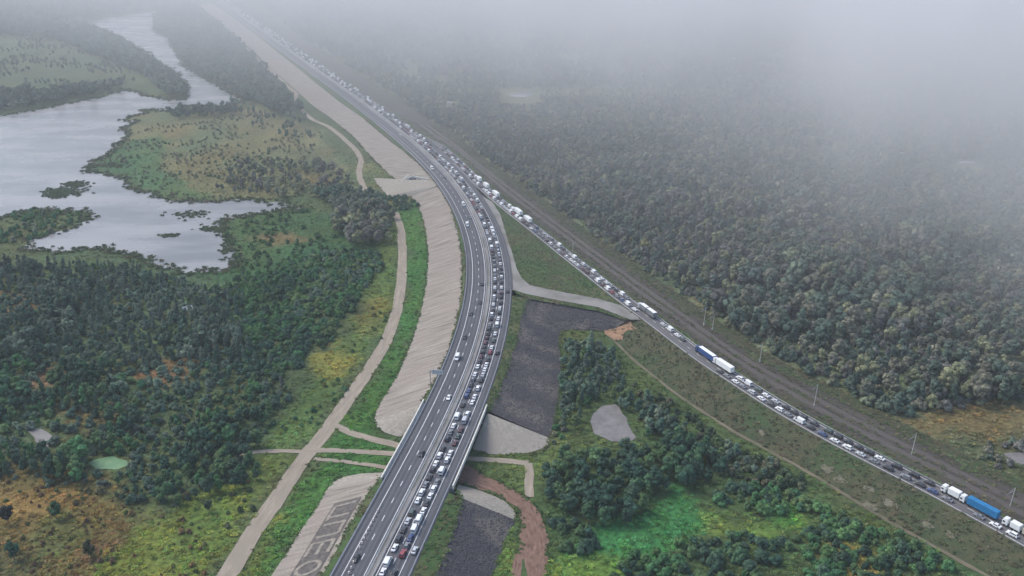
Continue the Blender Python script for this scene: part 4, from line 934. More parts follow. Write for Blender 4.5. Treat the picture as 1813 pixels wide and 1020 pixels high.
def scatter_object(name, entries, meshes, label, cat, zs=-.05):
    coll = bpy.data.collections.new(name + '_kinds')
    for i, m_ in enumerate(meshes):
        coll.objects.link(bpy.data.objects.new('%s_%02d' % (name, i), m_))
    me = bpy.data.meshes.new(name); n = len(entries)
    me.vertices.add(n)
    me.vertices.foreach_set('co', np.array([(e[0], e[1], e[7] if len(e) > 7 else zs) for e in entries], np.float32).ravel())
    a1 = me.attributes.new('kind', 'INT', 'POINT'); a1.data.foreach_set('value', np.array([e[2] for e in entries], np.int32))
    a2 = me.attributes.new('size', 'FLOAT', 'POINT'); a2.data.foreach_set('value', np.array([e[3] for e in entries], np.float32))
    a3 = me.attributes.new('turn', 'FLOAT', 'POINT'); a3.data.foreach_set('value', np.array([e[4] for e in entries], np.float32))
    a4 = me.attributes.new('tint', 'FLOAT_COLOR', 'POINT'); a4.data.foreach_set('color', np.array([(*e[5], 1) for e in entries], np.float32).ravel())
    me.update()
    o = link(bpy.data.objects.new(name, me)); tag(o, label, cat, kind='stuff')
    ng = bpy.data.node_groups.new(name + '_scatter', 'GeometryNodeTree')
    ng.interface.new_socket('Geometry', in_out='INPUT', socket_type='NodeSocketGeometry'); ng.interface.new_socket('Geometry', in_out='OUTPUT', socket_type='NodeSocketGeometry')
    N = ng.nodes; Lk = ng.links
    gi = N.new('NodeGroupInput'); go = N.new('NodeGroupOutput'); ip = N.new('GeometryNodeInstanceOnPoints')
    ci = N.new('GeometryNodeCollectionInfo'); ci.inputs['Collection'].default_value = coll; ci.inputs['Separate Children'].default_value = True; ci.inputs['Reset Children'].default_value = True
    def na(nm, ty):
        q = N.new('GeometryNodeInputNamedAttribute'); q.data_type = ty; q.inputs[0].default_value = nm; return q.outputs[0]
    cx = N.new('ShaderNodeCombineXYZ'); Lk.new(na('turn', 'FLOAT'), cx.inputs[2])
    ip.inputs['Pick Instance'].default_value = True
    Lk.new(gi.outputs[0], ip.inputs['Points']); Lk.new(ci.outputs[0], ip.inputs['Instance']); Lk.new(na('kind', 'INT'), ip.inputs['Instance Index'])
    Lk.new(cx.outputs[0], ip.inputs['Rotation']); Lk.new(na('size', 'FLOAT'), ip.inputs['Scale']); Lk.new(ip.outputs[0], go.inputs[0])
    md = o.modifiers.new('scatter', 'NODES'); md.node_group = ng
    return o
zone_east = [e for e in far_t if e[6] == 'east']; zone_west = [e for e in far_t if e[6] != 'east']
scatter_object('forest', zone_east, CROWN, 'misty olive forest stretching away beyond the railway', 'forest')
scatter_object('woodland', zone_west, CROWN, 'grey green woodland around the river and lake', 'forest')
scatter_object('scrub', far_s, SHRUB, 'scrub scattered over the marsh and fields', 'scrub')
# tall grass and herb clumps over the open ground
def meadow():
    E = []
    g = np.random.default_rng(5)
    P = []
    n = 60000; Y = 250 + (g.random(n) ** 1.6) * 650; X = (g.random(n) * 2 - 1) * (Y * CP + CAM_H * SP) * .58
    P = np.stack([X, Y], 1); d = fbm(X / 9, Y / 9, 71); P = P[d > -.35]
    P = P[allowed(P)]
    T = zone_tint(P[:, 0], P[:, 1])
    for p, t in zip(P, T):
        E.append((p[0], p[1], int(g.integers(4)), float(g.uniform(.45, 1.25)), float(g.uniform(0, 6.28)), tuple(np.clip(t * g.uniform(.7, 2.5) * np.array([g.uniform(.8, 1.35), 1, g.uniform(.7, 1.2)]), 0, 1)), ''))
    lo = plat.min(0); hi = plat.max(0); Q = np.stack([g.uniform(lo[0], hi[0], 9000), g.uniform(lo[1], hi[1], 9000)], 1)
    Q = Q[inside(Q[:, 0], Q[:, 1], plat) & ~inside(Q[:, 0], Q[:, 1], linkp)]; Q = Q[(np.array([np.min(((BASE[::6, :2] + BN[::6] * 14 - q) ** 2).sum(1)) for q in Q]) > 230)]
    Q = Q[~inside(Q[:, 0], Q[:, 1], np.vstack([SIDE[::10, :2], (SIDE[:, :2] + SN * SIDE_W)[::-10]]))]
    nn = fbm(Q[:, 0] / 16, Q[:, 1] / 22, 77)
    for q, v_ in zip(Q, nn):
        t = np.array([(.055, .1, .04), (.075, .11, .045), (.1, .105, .055), (.11, .095, .06)][int(np.clip((v_ + .7) / 1.4 * 4 + g.normal(0, .5), 0, 3))]) * g.uniform(.8, 1.5)
        E.append((q[0], q[1], int(g.integers(4)), float(g.uniform(.4, .9)), float(g.uniform(0, 6.28)), tuple(t), '', 7.26))
    for L_ in EDGES:
        ln = np.linalg.norm(np.diff(L_, axis=0), axis=1).sum(); cnt = int(min(ln * 1.1, 1500)); Q = resample(L_, max(cnt, 2))
        Q = Q[Q[:, 1] < 1000]
        if not len(Q): continue
        keep = fbm(Q[:, 0] / 5, Q[:, 1] / 5, 61) > -.25; Q = Q[keep]; T2 = zone_tint(Q[:, 0], Q[:, 1])
        for q, t in zip(Q, T2):
            E.append((q[0] + g.normal(0, .7), q[1] + g.normal(0, .7), int(g.integers(4)), float(g.uniform(.4, .95)), float(g.uniform(0, 6.28)), tuple(np.clip(t * g.uniform(.7, 1.7), 0, 1)), '', q[2] + .02))
    for name, V in GRASSY:
        a0 = V[:-1, :-1]; a1 = V[1:, :-1]; b0 = V[:-1, 1:]; b1 = V[1:, 1:]
        ar = np.linalg.norm(np.cross((a1 - a0), (b0 - a0)), axis=2).ravel(); ok = (a0[..., 1].ravel() < 1000)
        ar = ar * ok; cnt = int(min(9000, ar.sum() * (.22 if name != 'railway_bed' else .16)))
        if cnt < 5: continue
        idx = g.choice(len(ar), cnt, p=ar / ar.sum()); u = g.random((cnt, 1)); w = g.random((cnt, 1))
        f_ = lambda q: q.reshape(-1, 3)[idx]
        Q = (f_(a0) * (1 - u) + f_(a1) * u) * (1 - w) + (f_(b0) * (1 - u) + f_(b1) * u) * w
        nn = fbm(Q[:, 0] / 11, Q[:, 1] / 11, 44); pal = np.array([(.05, .1, .035), (.07, .105, .04), (.1, .105, .05), (.085, .075, .04)]) if name == 'grass_verge' else np.array([(.06, .085, .035), (.075, .085, .042), (.105, .095, .055), (.05, .062, .032), (.09, .072, .045)])
        for q, v_ in zip(Q, nn):
            t = pal[int(np.clip((v_ + .8) / 1.6 * len(pal) + g.normal(0, .7), 0, len(pal) - 1))] * g.uniform(.9, 1.6)
            E.append((q[0], q[1], int(g.integers(4)), float(g.uniform(.4, 1.05)), float(g.uniform(0, 6.28)), tuple(t), '', q[2]))
    return E
def rubble():
    g = np.random.default_rng(9); E = []
    for V in ROCKY:
        a0 = V[:-1, :-1]; a1 = V[1:, :-1]; b0 = V[:-1, 1:]; b1 = V[1:, 1:]
        ar = np.linalg.norm(np.cross(a1 - a0, b0 - a0), axis=2).ravel(); cnt = int(min(7000, ar.sum() * 1.3))
        idx = g.choice(len(ar), cnt, p=ar / ar.sum()); u = g.random((cnt, 1)); w = g.random((cnt, 1)); f_ = lambda q: q.reshape(-1, 3)[idx]
        Q = (f_(a0) * (1 - u) + f_(a1) * u) * (1 - w) + (f_(b0) * (1 - u) + f_(b1) * u) * w
        for q in Q: E.append((q[0], q[1], int(g.integers(3)), float(g.uniform(.25, .75) ** 1.2), float(g.uniform(0, 6.28)), (.05, .05, .05), '', q[2]))
    return E
def rock_mesh(seed):
    v, f = ico(.7, (0, 0, 0), seed, 1, .6); me = bpy.data.meshes.new('rubble_stone'); me.from_pydata(v, [], f); me.materials.append(M['stone']); me.update(); return me
scatter_object('rubble_stones', rubble(), [rock_mesh(300 + i) for i in range(3)], 'loose dark stones covering the rubble slopes', 'stones')
scatter_object('tall_grass', meadow(), TUFT, 'tall grass and herbs growing over the open ground', 'grass', -.12)
# reeds and floating leaves by the lake shore
def reeds():
    g = np.random.default_rng(6); E = []
    for p in LAKE[::1]:
        if p[0] < -700: continue
        for q in range(5):
            if g.random() < .75:
                t = np.array([(.05, .08, .035), (.09, .09, .05), (.045, .07, .035)][g.integers(3)]) * g.uniform(.8, 1.2)
                E.append((p[0] + g.normal(0, 2.2), p[1] + g.normal(0, 3.2), int(g.integers(4)), float(g.uniform(1.2, 2.6)), float(g.uniform(0, 6.28)), tuple(t), ''))
    for (px, py, rx, ry, n) in [(112, 340, 30, 7, 260), (135, 327, 22, 5, 140), (95, 347, 18, 4, 90), (300, 417, 14, 2.5, 60), (372, 405, 20, 5, 60), (60, 378, 40, 6, 160), (200, 293, 30, 5, 90), (340, 380, 40, 8, 60), (400, 440, 14, 18, 50)]:
        for i in range(n):
            p = at(px + g.normal(0, rx * .5), py + g.normal(0, ry * .5), 0)
            E.append((p[0], p[1], int(g.integers(4)), float(g.uniform(.9, 1.9)), float(g.uniform(0, 6.28)), tuple(np.array((.05, .075, .035)) * g.uniform(.7, 1.3)), ''))
    return E
scatter_object('reeds', reeds(), TUFT, 'reeds and water plants along the lake shore', 'reeds', 0.0)

# ------------------------------------------------------------------ vehicles
PAINT = {'white': (.7, .7, .69), 'black': (.018, .018, .02), 'grey': (.17, .175, .185), 'silver': (.45, .46, .47), 'red': (.24, .03, .035), 'maroon': (.09, .025, .03), 'blue': (.03, .06, .16), 'green': (.05, .075, .06), 'beige': (.5, .46, .34), 'bright blue': (.02, .16, .38)}
for k, c in PAINT.items(): M['paint_' + k] = simple(k.replace(' ', '_') + '_car_paint', c, .35, .5, 0, .5)
M['glass'] = simple('car_glass', (.02, .024, .028), .08, .6); M['tyre'] = simple('tyre_rubber', (.02, .02, .02), .9)
M['lamp_clear'] = simple('headlamp_glass', (.6, .6, .58), .2, .5); M['lamp_red'] = simple('tail_lamp', (.3, .02, .02), .3, .5)
M['plastic'] = simple('dark_plastic', (.035, .035, .038), .7); M['tarp'] = simple('white_trailer', (.72, .72, .7), .55, .3)
M['tarp_blue'] = mottled('blue_tarpaulin', (.018, .13, .29), (.03, .19, .38), .8, rough=.5, bump=.2); M['cargo_blue'] = simple('dark_blue_trailer', (.03, .07, .2), .5, .3)
M['beige_van'] = simple('beige_box', (.45, .42, .33), .6)
KIND = {   # side profile (x forward, z up) of the body shell; roof pair indices; half widths
 'sedan': dict(L=2.25, prof=[(2.2, .28), (2.27, .58), (2.12, .76), (.95, .93), (.28, 1.42), (-.95, 1.43), (-1.62, 1.04), (-2.2, .98), (-2.27, .6), (-2.2, .28)], ws=(3, 4), rw=(5, 6), w=.9, wr=.6, ax=1.36),
 'hatchback': dict(L=2.0, prof=[(1.98, .28), (2.05, .58), (1.9, .8), (.95, .97), (.35, 1.48), (-1.35, 1.48), (-1.85, 1.0), (-2.0, .6), (-1.95, .28)], ws=(3, 4), rw=(5, 6), w=.87, wr=.62, ax=1.22),
 'suv': dict(L=2.3, prof=[(2.25, .34), (2.32, .75), (2.15, .98), (1.05, 1.12), (.45, 1.68), (-1.75, 1.7), (-2.2, 1.15), (-2.32, .7), (-2.25, .34)], ws=(3, 4), rw=(5, 6), w=.95, wr=.7, ax=1.38),
 'van': dict(L=2.9, prof=[(2.75, .32), (2.85, .75), (2.65, 1.05), (1.9, 1.25), (1.25, 2.15), (.9, 2.35), (-2.75, 2.35), (-2.85, 2.2), (-2.87, .5), (-2.8, .32)], ws=(3, 4), rw=(7, 8), w=1.0, wr=.88, ax=1.75)}
def shell(kd):
    p = kd['prof']; zb = p[3][1] * .95; zt = max(z for _, z in p)
    def hw(z): return kd['w'] if z <= zb else kd['w'] + (kd['wr'] - kd['w']) * (z - zb) / (zt - zb)
    bm = bmesh.new(); l = [bm.verts.new((x, hw(z), z)) for x, z in p]; r = [bm.verts.new((x, -hw(z), z)) for x, z in p]; n = len(p)
    bm.faces.new(l); bm.faces.new(list(reversed(r)))
    for i in range(n): bm.faces.new((l[(i + 1) % n], l[i], r[i], r[(i + 1) % n]))
    bmesh.ops.recalc_face_normals(bm, faces=bm.faces[:])
    bmesh.ops.bevel(bm, geom=bm.edges[:], offset=.07, segments=2, profile=.6, affect='EDGES')
    v = [tuple(q.co) for q in bm.verts]; f = [tuple(q.index for q in g.verts) for g in bm.faces]; bm.free()
    return (v, f), hw
def car_parts(kind):
    kd = KIND[kind]; p = kd['prof']; body, hw = shell(kd); out = {'body': [(body, 'PAINT')]}
    def pane(i, j, up):
        (xa, za), (xb, zb) = p[i], p[j]; q = .12
        if kind == 'van' and not up: xa, za, xb, zb = -2.86, 2.0, -2.87, 1.35
        A = (xa + (xb - xa) * q, za + (zb - za) * q); B = (xa + (xb - xa) * (1 - q), za + (zb - za) * (1 - q))
        nx, nz = -(zb - za), (xb - xa); ln = math.hypot(nx, nz); nx, nz = nx / ln * .025, nz / ln * .025
        s = 1 if (nz > 0 or (abs(nz) < 1e-6 and nx < 0)) else -1
        if kind == 'van' and not up: nx, nz, s = -.025, 0, 1
        wa, wb = hw(A[1]) - .12, hw(B[1]) - .1
        v = []
        for dd in (-.03, 1):
            v += [(A[0] + nx * s * dd, wa, A[1] + nz * s * dd), (A[0] + nx * s * dd, -wa, A[1] + nz * s * dd), (B[0] + nx * s * dd, -wb, B[1] + nz * s * dd), (B[0] + nx * s * dd, wb, B[1] + nz * s * dd)]
        return v, [(0, 1, 2, 3), (4, 7, 6, 5), (0, 4, 5, 1), (1, 5, 6, 2), (2, 6, 7, 3), (3, 7, 4, 0)]
    out['windscreen'] = [(pane(*kd['ws'], True), 'glass')]; out['rear_window'] = [(pane(*kd['rw'], False), 'glass')]
    x0, z0 = p[kd['ws'][0]]; x1, z1 = p[kd['ws'][1]]
    zt = max(z for _, z in p) - .12; zb = z0 + .04
    xr = p[kd['rw'][0]][0] if kind != 'van' else .55; xrb = p[kd['rw'][1]][0] if kind != 'van' else .5
    out['side_window'] = []
    for s in (1, -1):
        v = []
        for d in (-.02, .02):
            v += [(x0 - .12, s * (hw(zb) + d), zb), (x1 + .02, s * (hw(zt) + d), zt), (xr - .02, s * (hw(zt) + d), zt), (xrb + .3, s * (hw(zb) + d), zb)]
        out['side_window'].append(((v, [(0, 1, 2, 3), (4, 7, 6, 5), (0, 4, 5, 1), (1, 5, 6, 2), (2, 6, 7, 3), (3, 7, 4, 0)]), 'glass'))
    rw_ = .33 if kind != 'van' else .36
    out['wheel'] = [(cyl_vf((sx * kd['ax'], sy * (kd['w'] - .2), rw_), (sx * kd['ax'], sy * (kd['w'] + .02), rw_), rw_, rw_, 14), 'tyre') for sx in (1, -1) for sy in (1, -1)]
    xf = p[1][0]; xb = min(x for x, _ in p); zf = p[1][1]
    out['headlight'] = [(box_vf(xf - .16, xf + .0, s * (kd['w'] - .42), s * (kd['w'] - .1), zf + .02, zf + .16), 'lamp_clear') for s in (1, -1)]
    out['taillight'] = [(box_vf(xb - .015, xb + .12, s * (kd['w'] - .3), s * (kd['w'] - .08), zf + .1, zf + .32), 'lamp_red') for s in (1, -1)]
    return out
PARTS = {k: car_parts(k) for k in KIND}
MESH = {}
def get_mesh(key, vf, mat):
    if key not in MESH:
        me = bpy.data.meshes.new(key[0]); me.from_pydata(vf[0], [], vf[1]); me.materials.append(M[mat]); me.update(); MESH[key] = me
    return MESH[key]
def joined_mesh(kind, colour):
    key = ('whole', kind, colour)
    if key in MESH: return MESH[key]
    v = []; f = []; mi = []; mats = []
    for part, L in PARTS[kind].items():
        if part in ('headlight',): continue
        for (pv, pf), mt in L:
            mt = 'paint_' + colour if mt == 'PAINT' else mt
            if mt not in mats: mats.append(mt)
            k = len(v); v += list(pv); f += [tuple(i + k for i in q) for q in pf]; mi += [mats.index(mt)] * len(pf)
    me = bpy.data.meshes.new(kind); me.from_pydata(v, [], f)
    for q in mats: me.materials.append(M[q])
    me.polygons.foreach_set('material_index', mi); me.update(); MESH[key] = me; return me
CATN = {'sedan': 'car', 'hatchback': 'car', 'suv': 'car', 'van': 'van'}
NAMEK = {'sedan': 'saloon car', 'hatchback': 'hatchback', 'suv': 'estate car', 'van': 'delivery van'}
OBJN = {'sedan': 'saloon_car', 'hatchback': 'hatchback_car', 'suv': 'estate_car', 'van': 'delivery_van'}
def vehicle(kind, colour, loc, rz, label, group, detailed):
    if detailed:
        t = empty(OBJN[kind], tuple(loc), rz)
        for part, L in PARTS[kind].items():
            for i, (vf, mt) in enumerate(L):
                mt2 = 'paint_' + colour if mt == 'PAINT' else mt
                new(part, get_mesh((part, kind, i, mt2), vf, mt2), (0, 0, 0), 1, 0, t)
    else:
        t = new(OBJN[kind], joined_mesh(kind, colour), tuple(loc), 1, rz)
    tag(t, label, CATN[kind], group); return t
FLEET = []   # (road, lane, s, kind, colour)
LANES = {'A': 17.5, 'B': 21.6, 'S': 25.3, 'L': 5.2, 'K': 9.3}
def put(lane, seq):
    for px, py, k, c in seq:
        p = at(px, py, Z_ROAD + .8); s = road_s(p, LANES[lane]); FLEET.append(('m', lane, s, k, c))
put('A', [(684.7, 1014, 'sedan', 'white'), (691.7, 996, 'van', 'white'), (703, 972, 'sedan', 'white'), (711.5, 957.5, 'suv', 'black'), (716, 939, 'sedan', 'black'), (725, 924.4, 'sedan', 'silver'), (733, 911, 'suv', 'green'), (738, 897, 'sedan', 'white'),
  (743.7, 883.6, 'sedan', 'white'), (750.7, 870, 'suv', 'white'), (758, 858, 'sedan', 'grey'), (763.4, 846.5, 'sedan', 'black'), (768.5, 834.5, 'hatchback', 'black'), (775, 822.5, 'sedan', 'white'), (779.4, 809, 'suv', 'white'), (786.4, 797, 'sedan', 'black'), (792, 786, 'sedan', 'maroon'), (800.4, 775, 'suv', 'black'), (806, 764.5, 'sedan', 'grey'),
  (811, 754, 'sedan', 'white'), (816, 740, 'van', 'white'), (829, 718, 'sedan', 'black'), (836, 703, 'suv', 'blue'), (840, 693, 'sedan', 'blue'), (843.6, 682.5, 'sedan', 'black'), (846, 673, 'hatchback', 'grey'), (849, 664.5, 'sedan', 'white'), (852.5, 656, 'sedan', 'silver'), (855, 647, 'sedan', 'white'), (858, 638, 'sedan', 'black'), (861, 630, 'sedan', 'maroon'), (864, 622, 'suv', 'black'), (867, 614, 'sedan', 'black'), (868.3, 606, 'sedan', 'maroon'),
  (869.6, 598, 'hatchback', 'maroon'), (871, 590, 'sedan', 'black'), (872.8, 581.6, 'suv', 'black'), (873.4, 573, 'sedan', 'grey'), (877, 565, 'sedan', 'black'), (877.3, 556, 'suv', 'white'), (878.5, 547.5, 'sedan', 'black'), (877.3, 539, 'sedan', 'white'), (879, 531, 'sedan', 'grey'), (879.8, 523.5, 'suv', 'white'), (880, 516, 'sedan', 'black'), (881, 508, 'sedan', 'white'), (881, 500.5, 'sedan', 'black'), (881, 493, 'sedan', 'white'), (881, 486, 'sedan', 'grey'), (881, 479, 'sedan', 'white')])
put('B', [(705, 1016, 'sedan', 'black'), (709, 1002, 'sedan', 'blue'), (714, 984, 'suv', 'red'), (719.8, 969, 'hatchback', 'grey'), (734.4, 958.8, 'sedan', 'blue'), (739, 941, 'van', 'white'), (748, 924, 'van', 'white'), (753, 909, 'sedan', 'white'), (759, 897, 'sedan', 'black'), (764, 883, 'sedan', 'white'), (769, 869.6, 'suv', 'white'), (774, 856, 'sedan', 'grey'),
  (787, 831, 'van', 'white'), (794, 815, 'suv', 'white'), (801, 804, 'sedan', 'white'), (806.8, 793, 'sedan', 'black'), (812, 783, 'sedan', 'maroon'), (815, 773, 'sedan', 'green'), (820.8, 763, 'sedan', 'maroon'), (829, 745, 'van', 'silver'), (835, 730.7, 'suv', 'white'), (843, 715, 'sedan', 'white'), (847.5, 704.5, 'sedan', 'white'), (852, 695, 'sedan', 'grey'), (856, 685, 'suv', 'white'), (861, 675, 'sedan', 'black'), (865.3, 665.5, 'sedan', 'silver'), (868.5, 655.5, 'sedan', 'white'), (870.4, 646.5, 'sedan', 'white'), (873.5, 638, 'sedan', 'black'), (875, 630, 'sedan', 'maroon'),
  (876, 622, 'sedan', 'red'), (877, 614, 'sedan', 'white'), (883, 602, 'sedan', 'green'), (885, 592, 'sedan', 'white'), (887.5, 576, 'van', 'white'), (888, 564, 'sedan', 'white'), (891, 553.5, 'sedan', 'black'), (892, 545, 'sedan', 'white'), (891, 534, 'sedan', 'black'), (892, 526, 'sedan', 'black'), (892, 517, 'suv', 'maroon'), (893, 508, 'sedan', 'white'), (894, 500, 'sedan', 'black'), (893, 491, 'suv', 'white'), (893, 483, 'suv', 'black'), (893, 475, 'sedan', 'black')])
put('S', [(732.5, 973, 'sedan', 'silver'), (887.5, 625, 'sedan', 'black'), (902, 515, 'sedan', 'black')])
put('L', [(634.4, 989, 'sedan', 'black'), (820, 633, 'van', 'white'), (843.5, 555.4, 'sedan', 'black'), (846, 598, 'sedan', 'black'), (833, 398, 'van', 'white'), (769, 297, 'van', 'white')])
put('K', [(747.5, 804, 'sedan', 'black'), (801, 704, 'sedan', 'white'), (858, 503, 'sedan', 'black'), (857.5, 534.4, 'sedan', 'black'), (835, 383, 'sedan', 'grey'), (816, 362, 'van', 'white'), (781, 315, 'sedan', 'black'), (700, 239, 'sedan', 'white')])
def colour_pick(g):
    return ['white', 'white', 'white', 'red', 'silver', 'black', 'black', 'black', 'grey', 'grey', 'blue', 'maroon'][g.integers(12)]
g = np.random.default_rng(21)
for lane, s in (('A', road_s(at(881, 473, 8.8), 17.5)), ('B', road_s(at(893, 468, 8.8), 21.6))):
    while s < S_END * .97:
        k = ['sedan', 'sedan', 'sedan', 'suv', 'suv', 'hatchback', 'van'][g.integers(7)]; s += 3.2 if k == 'van' else 2.6
        FLEET.append(('m', lane, s, k, colour_pick(g) if k != 'van' else 'white')); s += (3.2 if k == 'van' else 2.6) + abs(g.normal(.8, .8))
s = _s0 + 132
while s < S_END * .97:
    k = ['sedan', 'sedan', 'suv', 'van'][g.integers(4)]; s += 3; FLEET.append(('m', 'S', s, k, colour_pick(g) if k != 'van' else 'white')); s += 3 + abs(g.normal(4, 4))
# side road queue: lane N next to the grass slope, lane F next to the railway
SL_ = {'N': 2.3, 'F': 6.4}
def put2(lane, seq):
    for px, py, k, c in seq:
        p = at(px, py, Z_SIDE + .8); FLEET.append(('s', lane, side_s(p, SL_[lane]), k, c))
put2('N', [(1121, 547, 'sedan', 'white'), (1277, 658, 'sedan', 'black'), (1285, 666, 'sedan', 'grey'), (1299, 675, 'sedan', 'white'), (1312.6, 685, 'sedan', 'grey'), (1329, 695, 'suv', 'silver'), (1346.5, 705.5, 'sedan', 'white'), (1362, 716, 'sedan', 'black'), (1378, 724.5, 'suv', 'white'), (1393.5, 733, 'sedan', 'grey'), (1417, 744.5, 'van', 'white'), (1436, 757, 'sedan', 'black'), (1456, 769, 'sedan', 'blue'), (1475.7, 781, 'sedan', 'white'), (1499, 794, 'suv', 'white'), (1520, 806, 'sedan', 'silver'), (1542, 817, 'sedan', 'grey'), (1567, 831, 'suv', 'black'), (1597, 846, 'suv', 'grey'), (1624, 862, 'sedan', 'black'), (1645, 873.5, 'sedan', 'blue'), (1669, 886, 'sedan', 'grey'), (1726, 915, 'sedan', 'grey'), (1756, 930, 'sedan', 'white'), (1791, 948, 'suv', 'white')])
put2('F', [(1160.4, 566, 'suv', 'white'), (1173, 574, 'sedan', 'silver'), (1186, 582, 'van', 'white'), (1198, 592, 'sedan', 'white'), (1210, 600, 'sedan', 'green'), (1297.5, 663, 'sedan', 'silver'), (1310, 671, 'suv', 'white'), (1327, 678, 'van', 'white'), (1345.5, 691, 'suv', 'green'), (1360, 699, 'sedan', 'white'), (1375, 710, 'sedan', 'silver'), (1392, 719, 'sedan', 'black'), (1408, 729, 'sedan', 'black'), (1425, 738, 'suv', 'black'), (1444, 750, 'sedan', 'black'), (1465, 762, 'suv', 'green'), (1483.5, 773, 'suv', 'black'), (1500, 784, 'sedan', 'black'), (1518, 794, 'sedan', 'black'), (1535, 801, 'suv', 'black'), (1552, 811, 'sedan', 'white'), (1583, 826, 'suv', 'black'), (1614, 845, 'suv', 'black'), (1637, 857, 'sedan', 'black')])
for lane in 'AB':                              # the queue goes on behind the last cars in view
    s = min(q[2] for q in FLEET if q[0] == 'm' and q[1] == lane)
    for k in ('sedan', 'suv', 'sedan', 'hatchback', 'sedan', 'sedan'):
        s -= 6.2; FLEET.append(('m', lane, s, k, colour_pick(g)))
s_far = side_s(at(1112, 541, 8.4), 2.3)
for lane, s in (('N', s_far), ('F', side_s(at(1108, 530, 8.4), 6.4))):
    while s < S_SIDE_END - 8:
        k = ['sedan', 'sedan', 'suv', 'hatchback', 'sedan', 'van'][g.integers(6)]; s += 3.1 if k == 'van' else 2.6
        FLEET.append(('s', lane, s, k, colour_pick(g) if k != 'van' else 'white')); s += (3.1 if k == 'van' else 2.6) + abs(g.normal(.9, 1.0))
TRUCKS = []  # filled below: keeps cars out of lorries
def truck_span(px, py, half):
    s = side_s(at(px, py, Z_SIDE + 1), SL_['F']); TRUCKS.append((s - half, s + half)); return s
s_blue = truck_span(1722, 908, 9.5); s_box = truck_span(1672, 879, 4.5); s_semi1 = truck_span(1240, 630, 9); s_semi2 = truck_span(1272, 650, 8); s_road = truck_span(1140, 553, 10); s_w1 = truck_span(1784, 936, 4.0); s_w2 = truck_span(1812, 950, 4.5)
s_f1 = truck_span(928, 391, 6); s_f2 = truck_span(908, 377, 7); s_f3 = truck_span(866, 346, 6.5); s_f4 = truck_span(846, 331, 5.5); s_f5 = truck_span(834, 320, 5)
def where(road, lane, s):
    p = (road_pt(s, LANES[lane]) if road == 'm' else side_pt(s, SL_[lane])); return p
def stretch_m(s):
    if s < S_BR0: return 'short of the bridge'
    if s < S_BR1: return 'on the bridge'
    if s < S_BR1 + 75: return 'just past the bridge'
    if s < S_LINK: return 'beside the long dark slope'
    if s < S_LINK2: return 'past the gravel link junction'
    return 'beyond the side road merge'
def stretch_s(s):
    if s < s_blue: return 'behind the bright blue lorry'
    if s < s_semi2 - 60: return 'ahead of the short white lorry'
    if s < s_semi1: return 'behind the long white lorry'
    if s < s_j: return 'ahead of the dark blue lorry'
    return 'above the gravel link junction'
LN = {'A': 'in the queue lane by the median', 'B': 'in the outer queue lane', 'S': 'on the hard shoulder beside the queue', 'L': 'in the outer lane of the empty carriageway', 'K': 'in the inner lane of the empty carriageway', 'N': 'in the grass side queue lane', 'F': 'in the railway side queue lane'}
items = []; last = {}
for (road, lane, s, k, c) in sorted(FLEET, key=lambda q: (q[0], q[1], q[2])):
    half = {'sedan': 2.3, 'hatchback': 2.05, 'suv': 2.35, 'van': 2.9}[k]
    if road == 's' and lane == 'F' and any(a0 - half - .6 < s < a1 + half + .6 for a0, a1 in TRUCKS): continue
    key = (road, lane)
    if lane not in ('L', 'K') and key in last and s - half < last[key] + .35:
        s2 = last[key] + .45 + half
        if s2 - s > 2.2: continue
        s = s2
    last[key] = s + half
    p = where(road, lane, s); items.append((math.hypot(p[0], p[1]), road, lane, s, k, c, p))
items.sort(key=lambda q: q[0])
ncar = 0; far_v = []
for i, (d, road, lane, s, k, c, p) in enumerate(items):
    rz = road_heading(s) if road == 'm' else side_heading(s)
    if lane in 'LK': rz += math.pi
    rz += random.gauss(0, .012); z = (Z_ROAD if road == 'm' else Z_SIDE) + .02
    if ncar >= 296 and CATN[k] == 'car' or d > 980: far_v.append((k, c, p, rz, z)); continue
    if CATN[k] == 'car': ncar += 1
    w = stretch_m(s) if road == 'm' else stretch_s(s)
    vehicle(k, c, (p[0], p[1], z), rz, '%s %s %s %s' % (c, NAMEK[k], LN[lane], w), 'vehicles %s %s' % (LN[lane], w), d < 520)
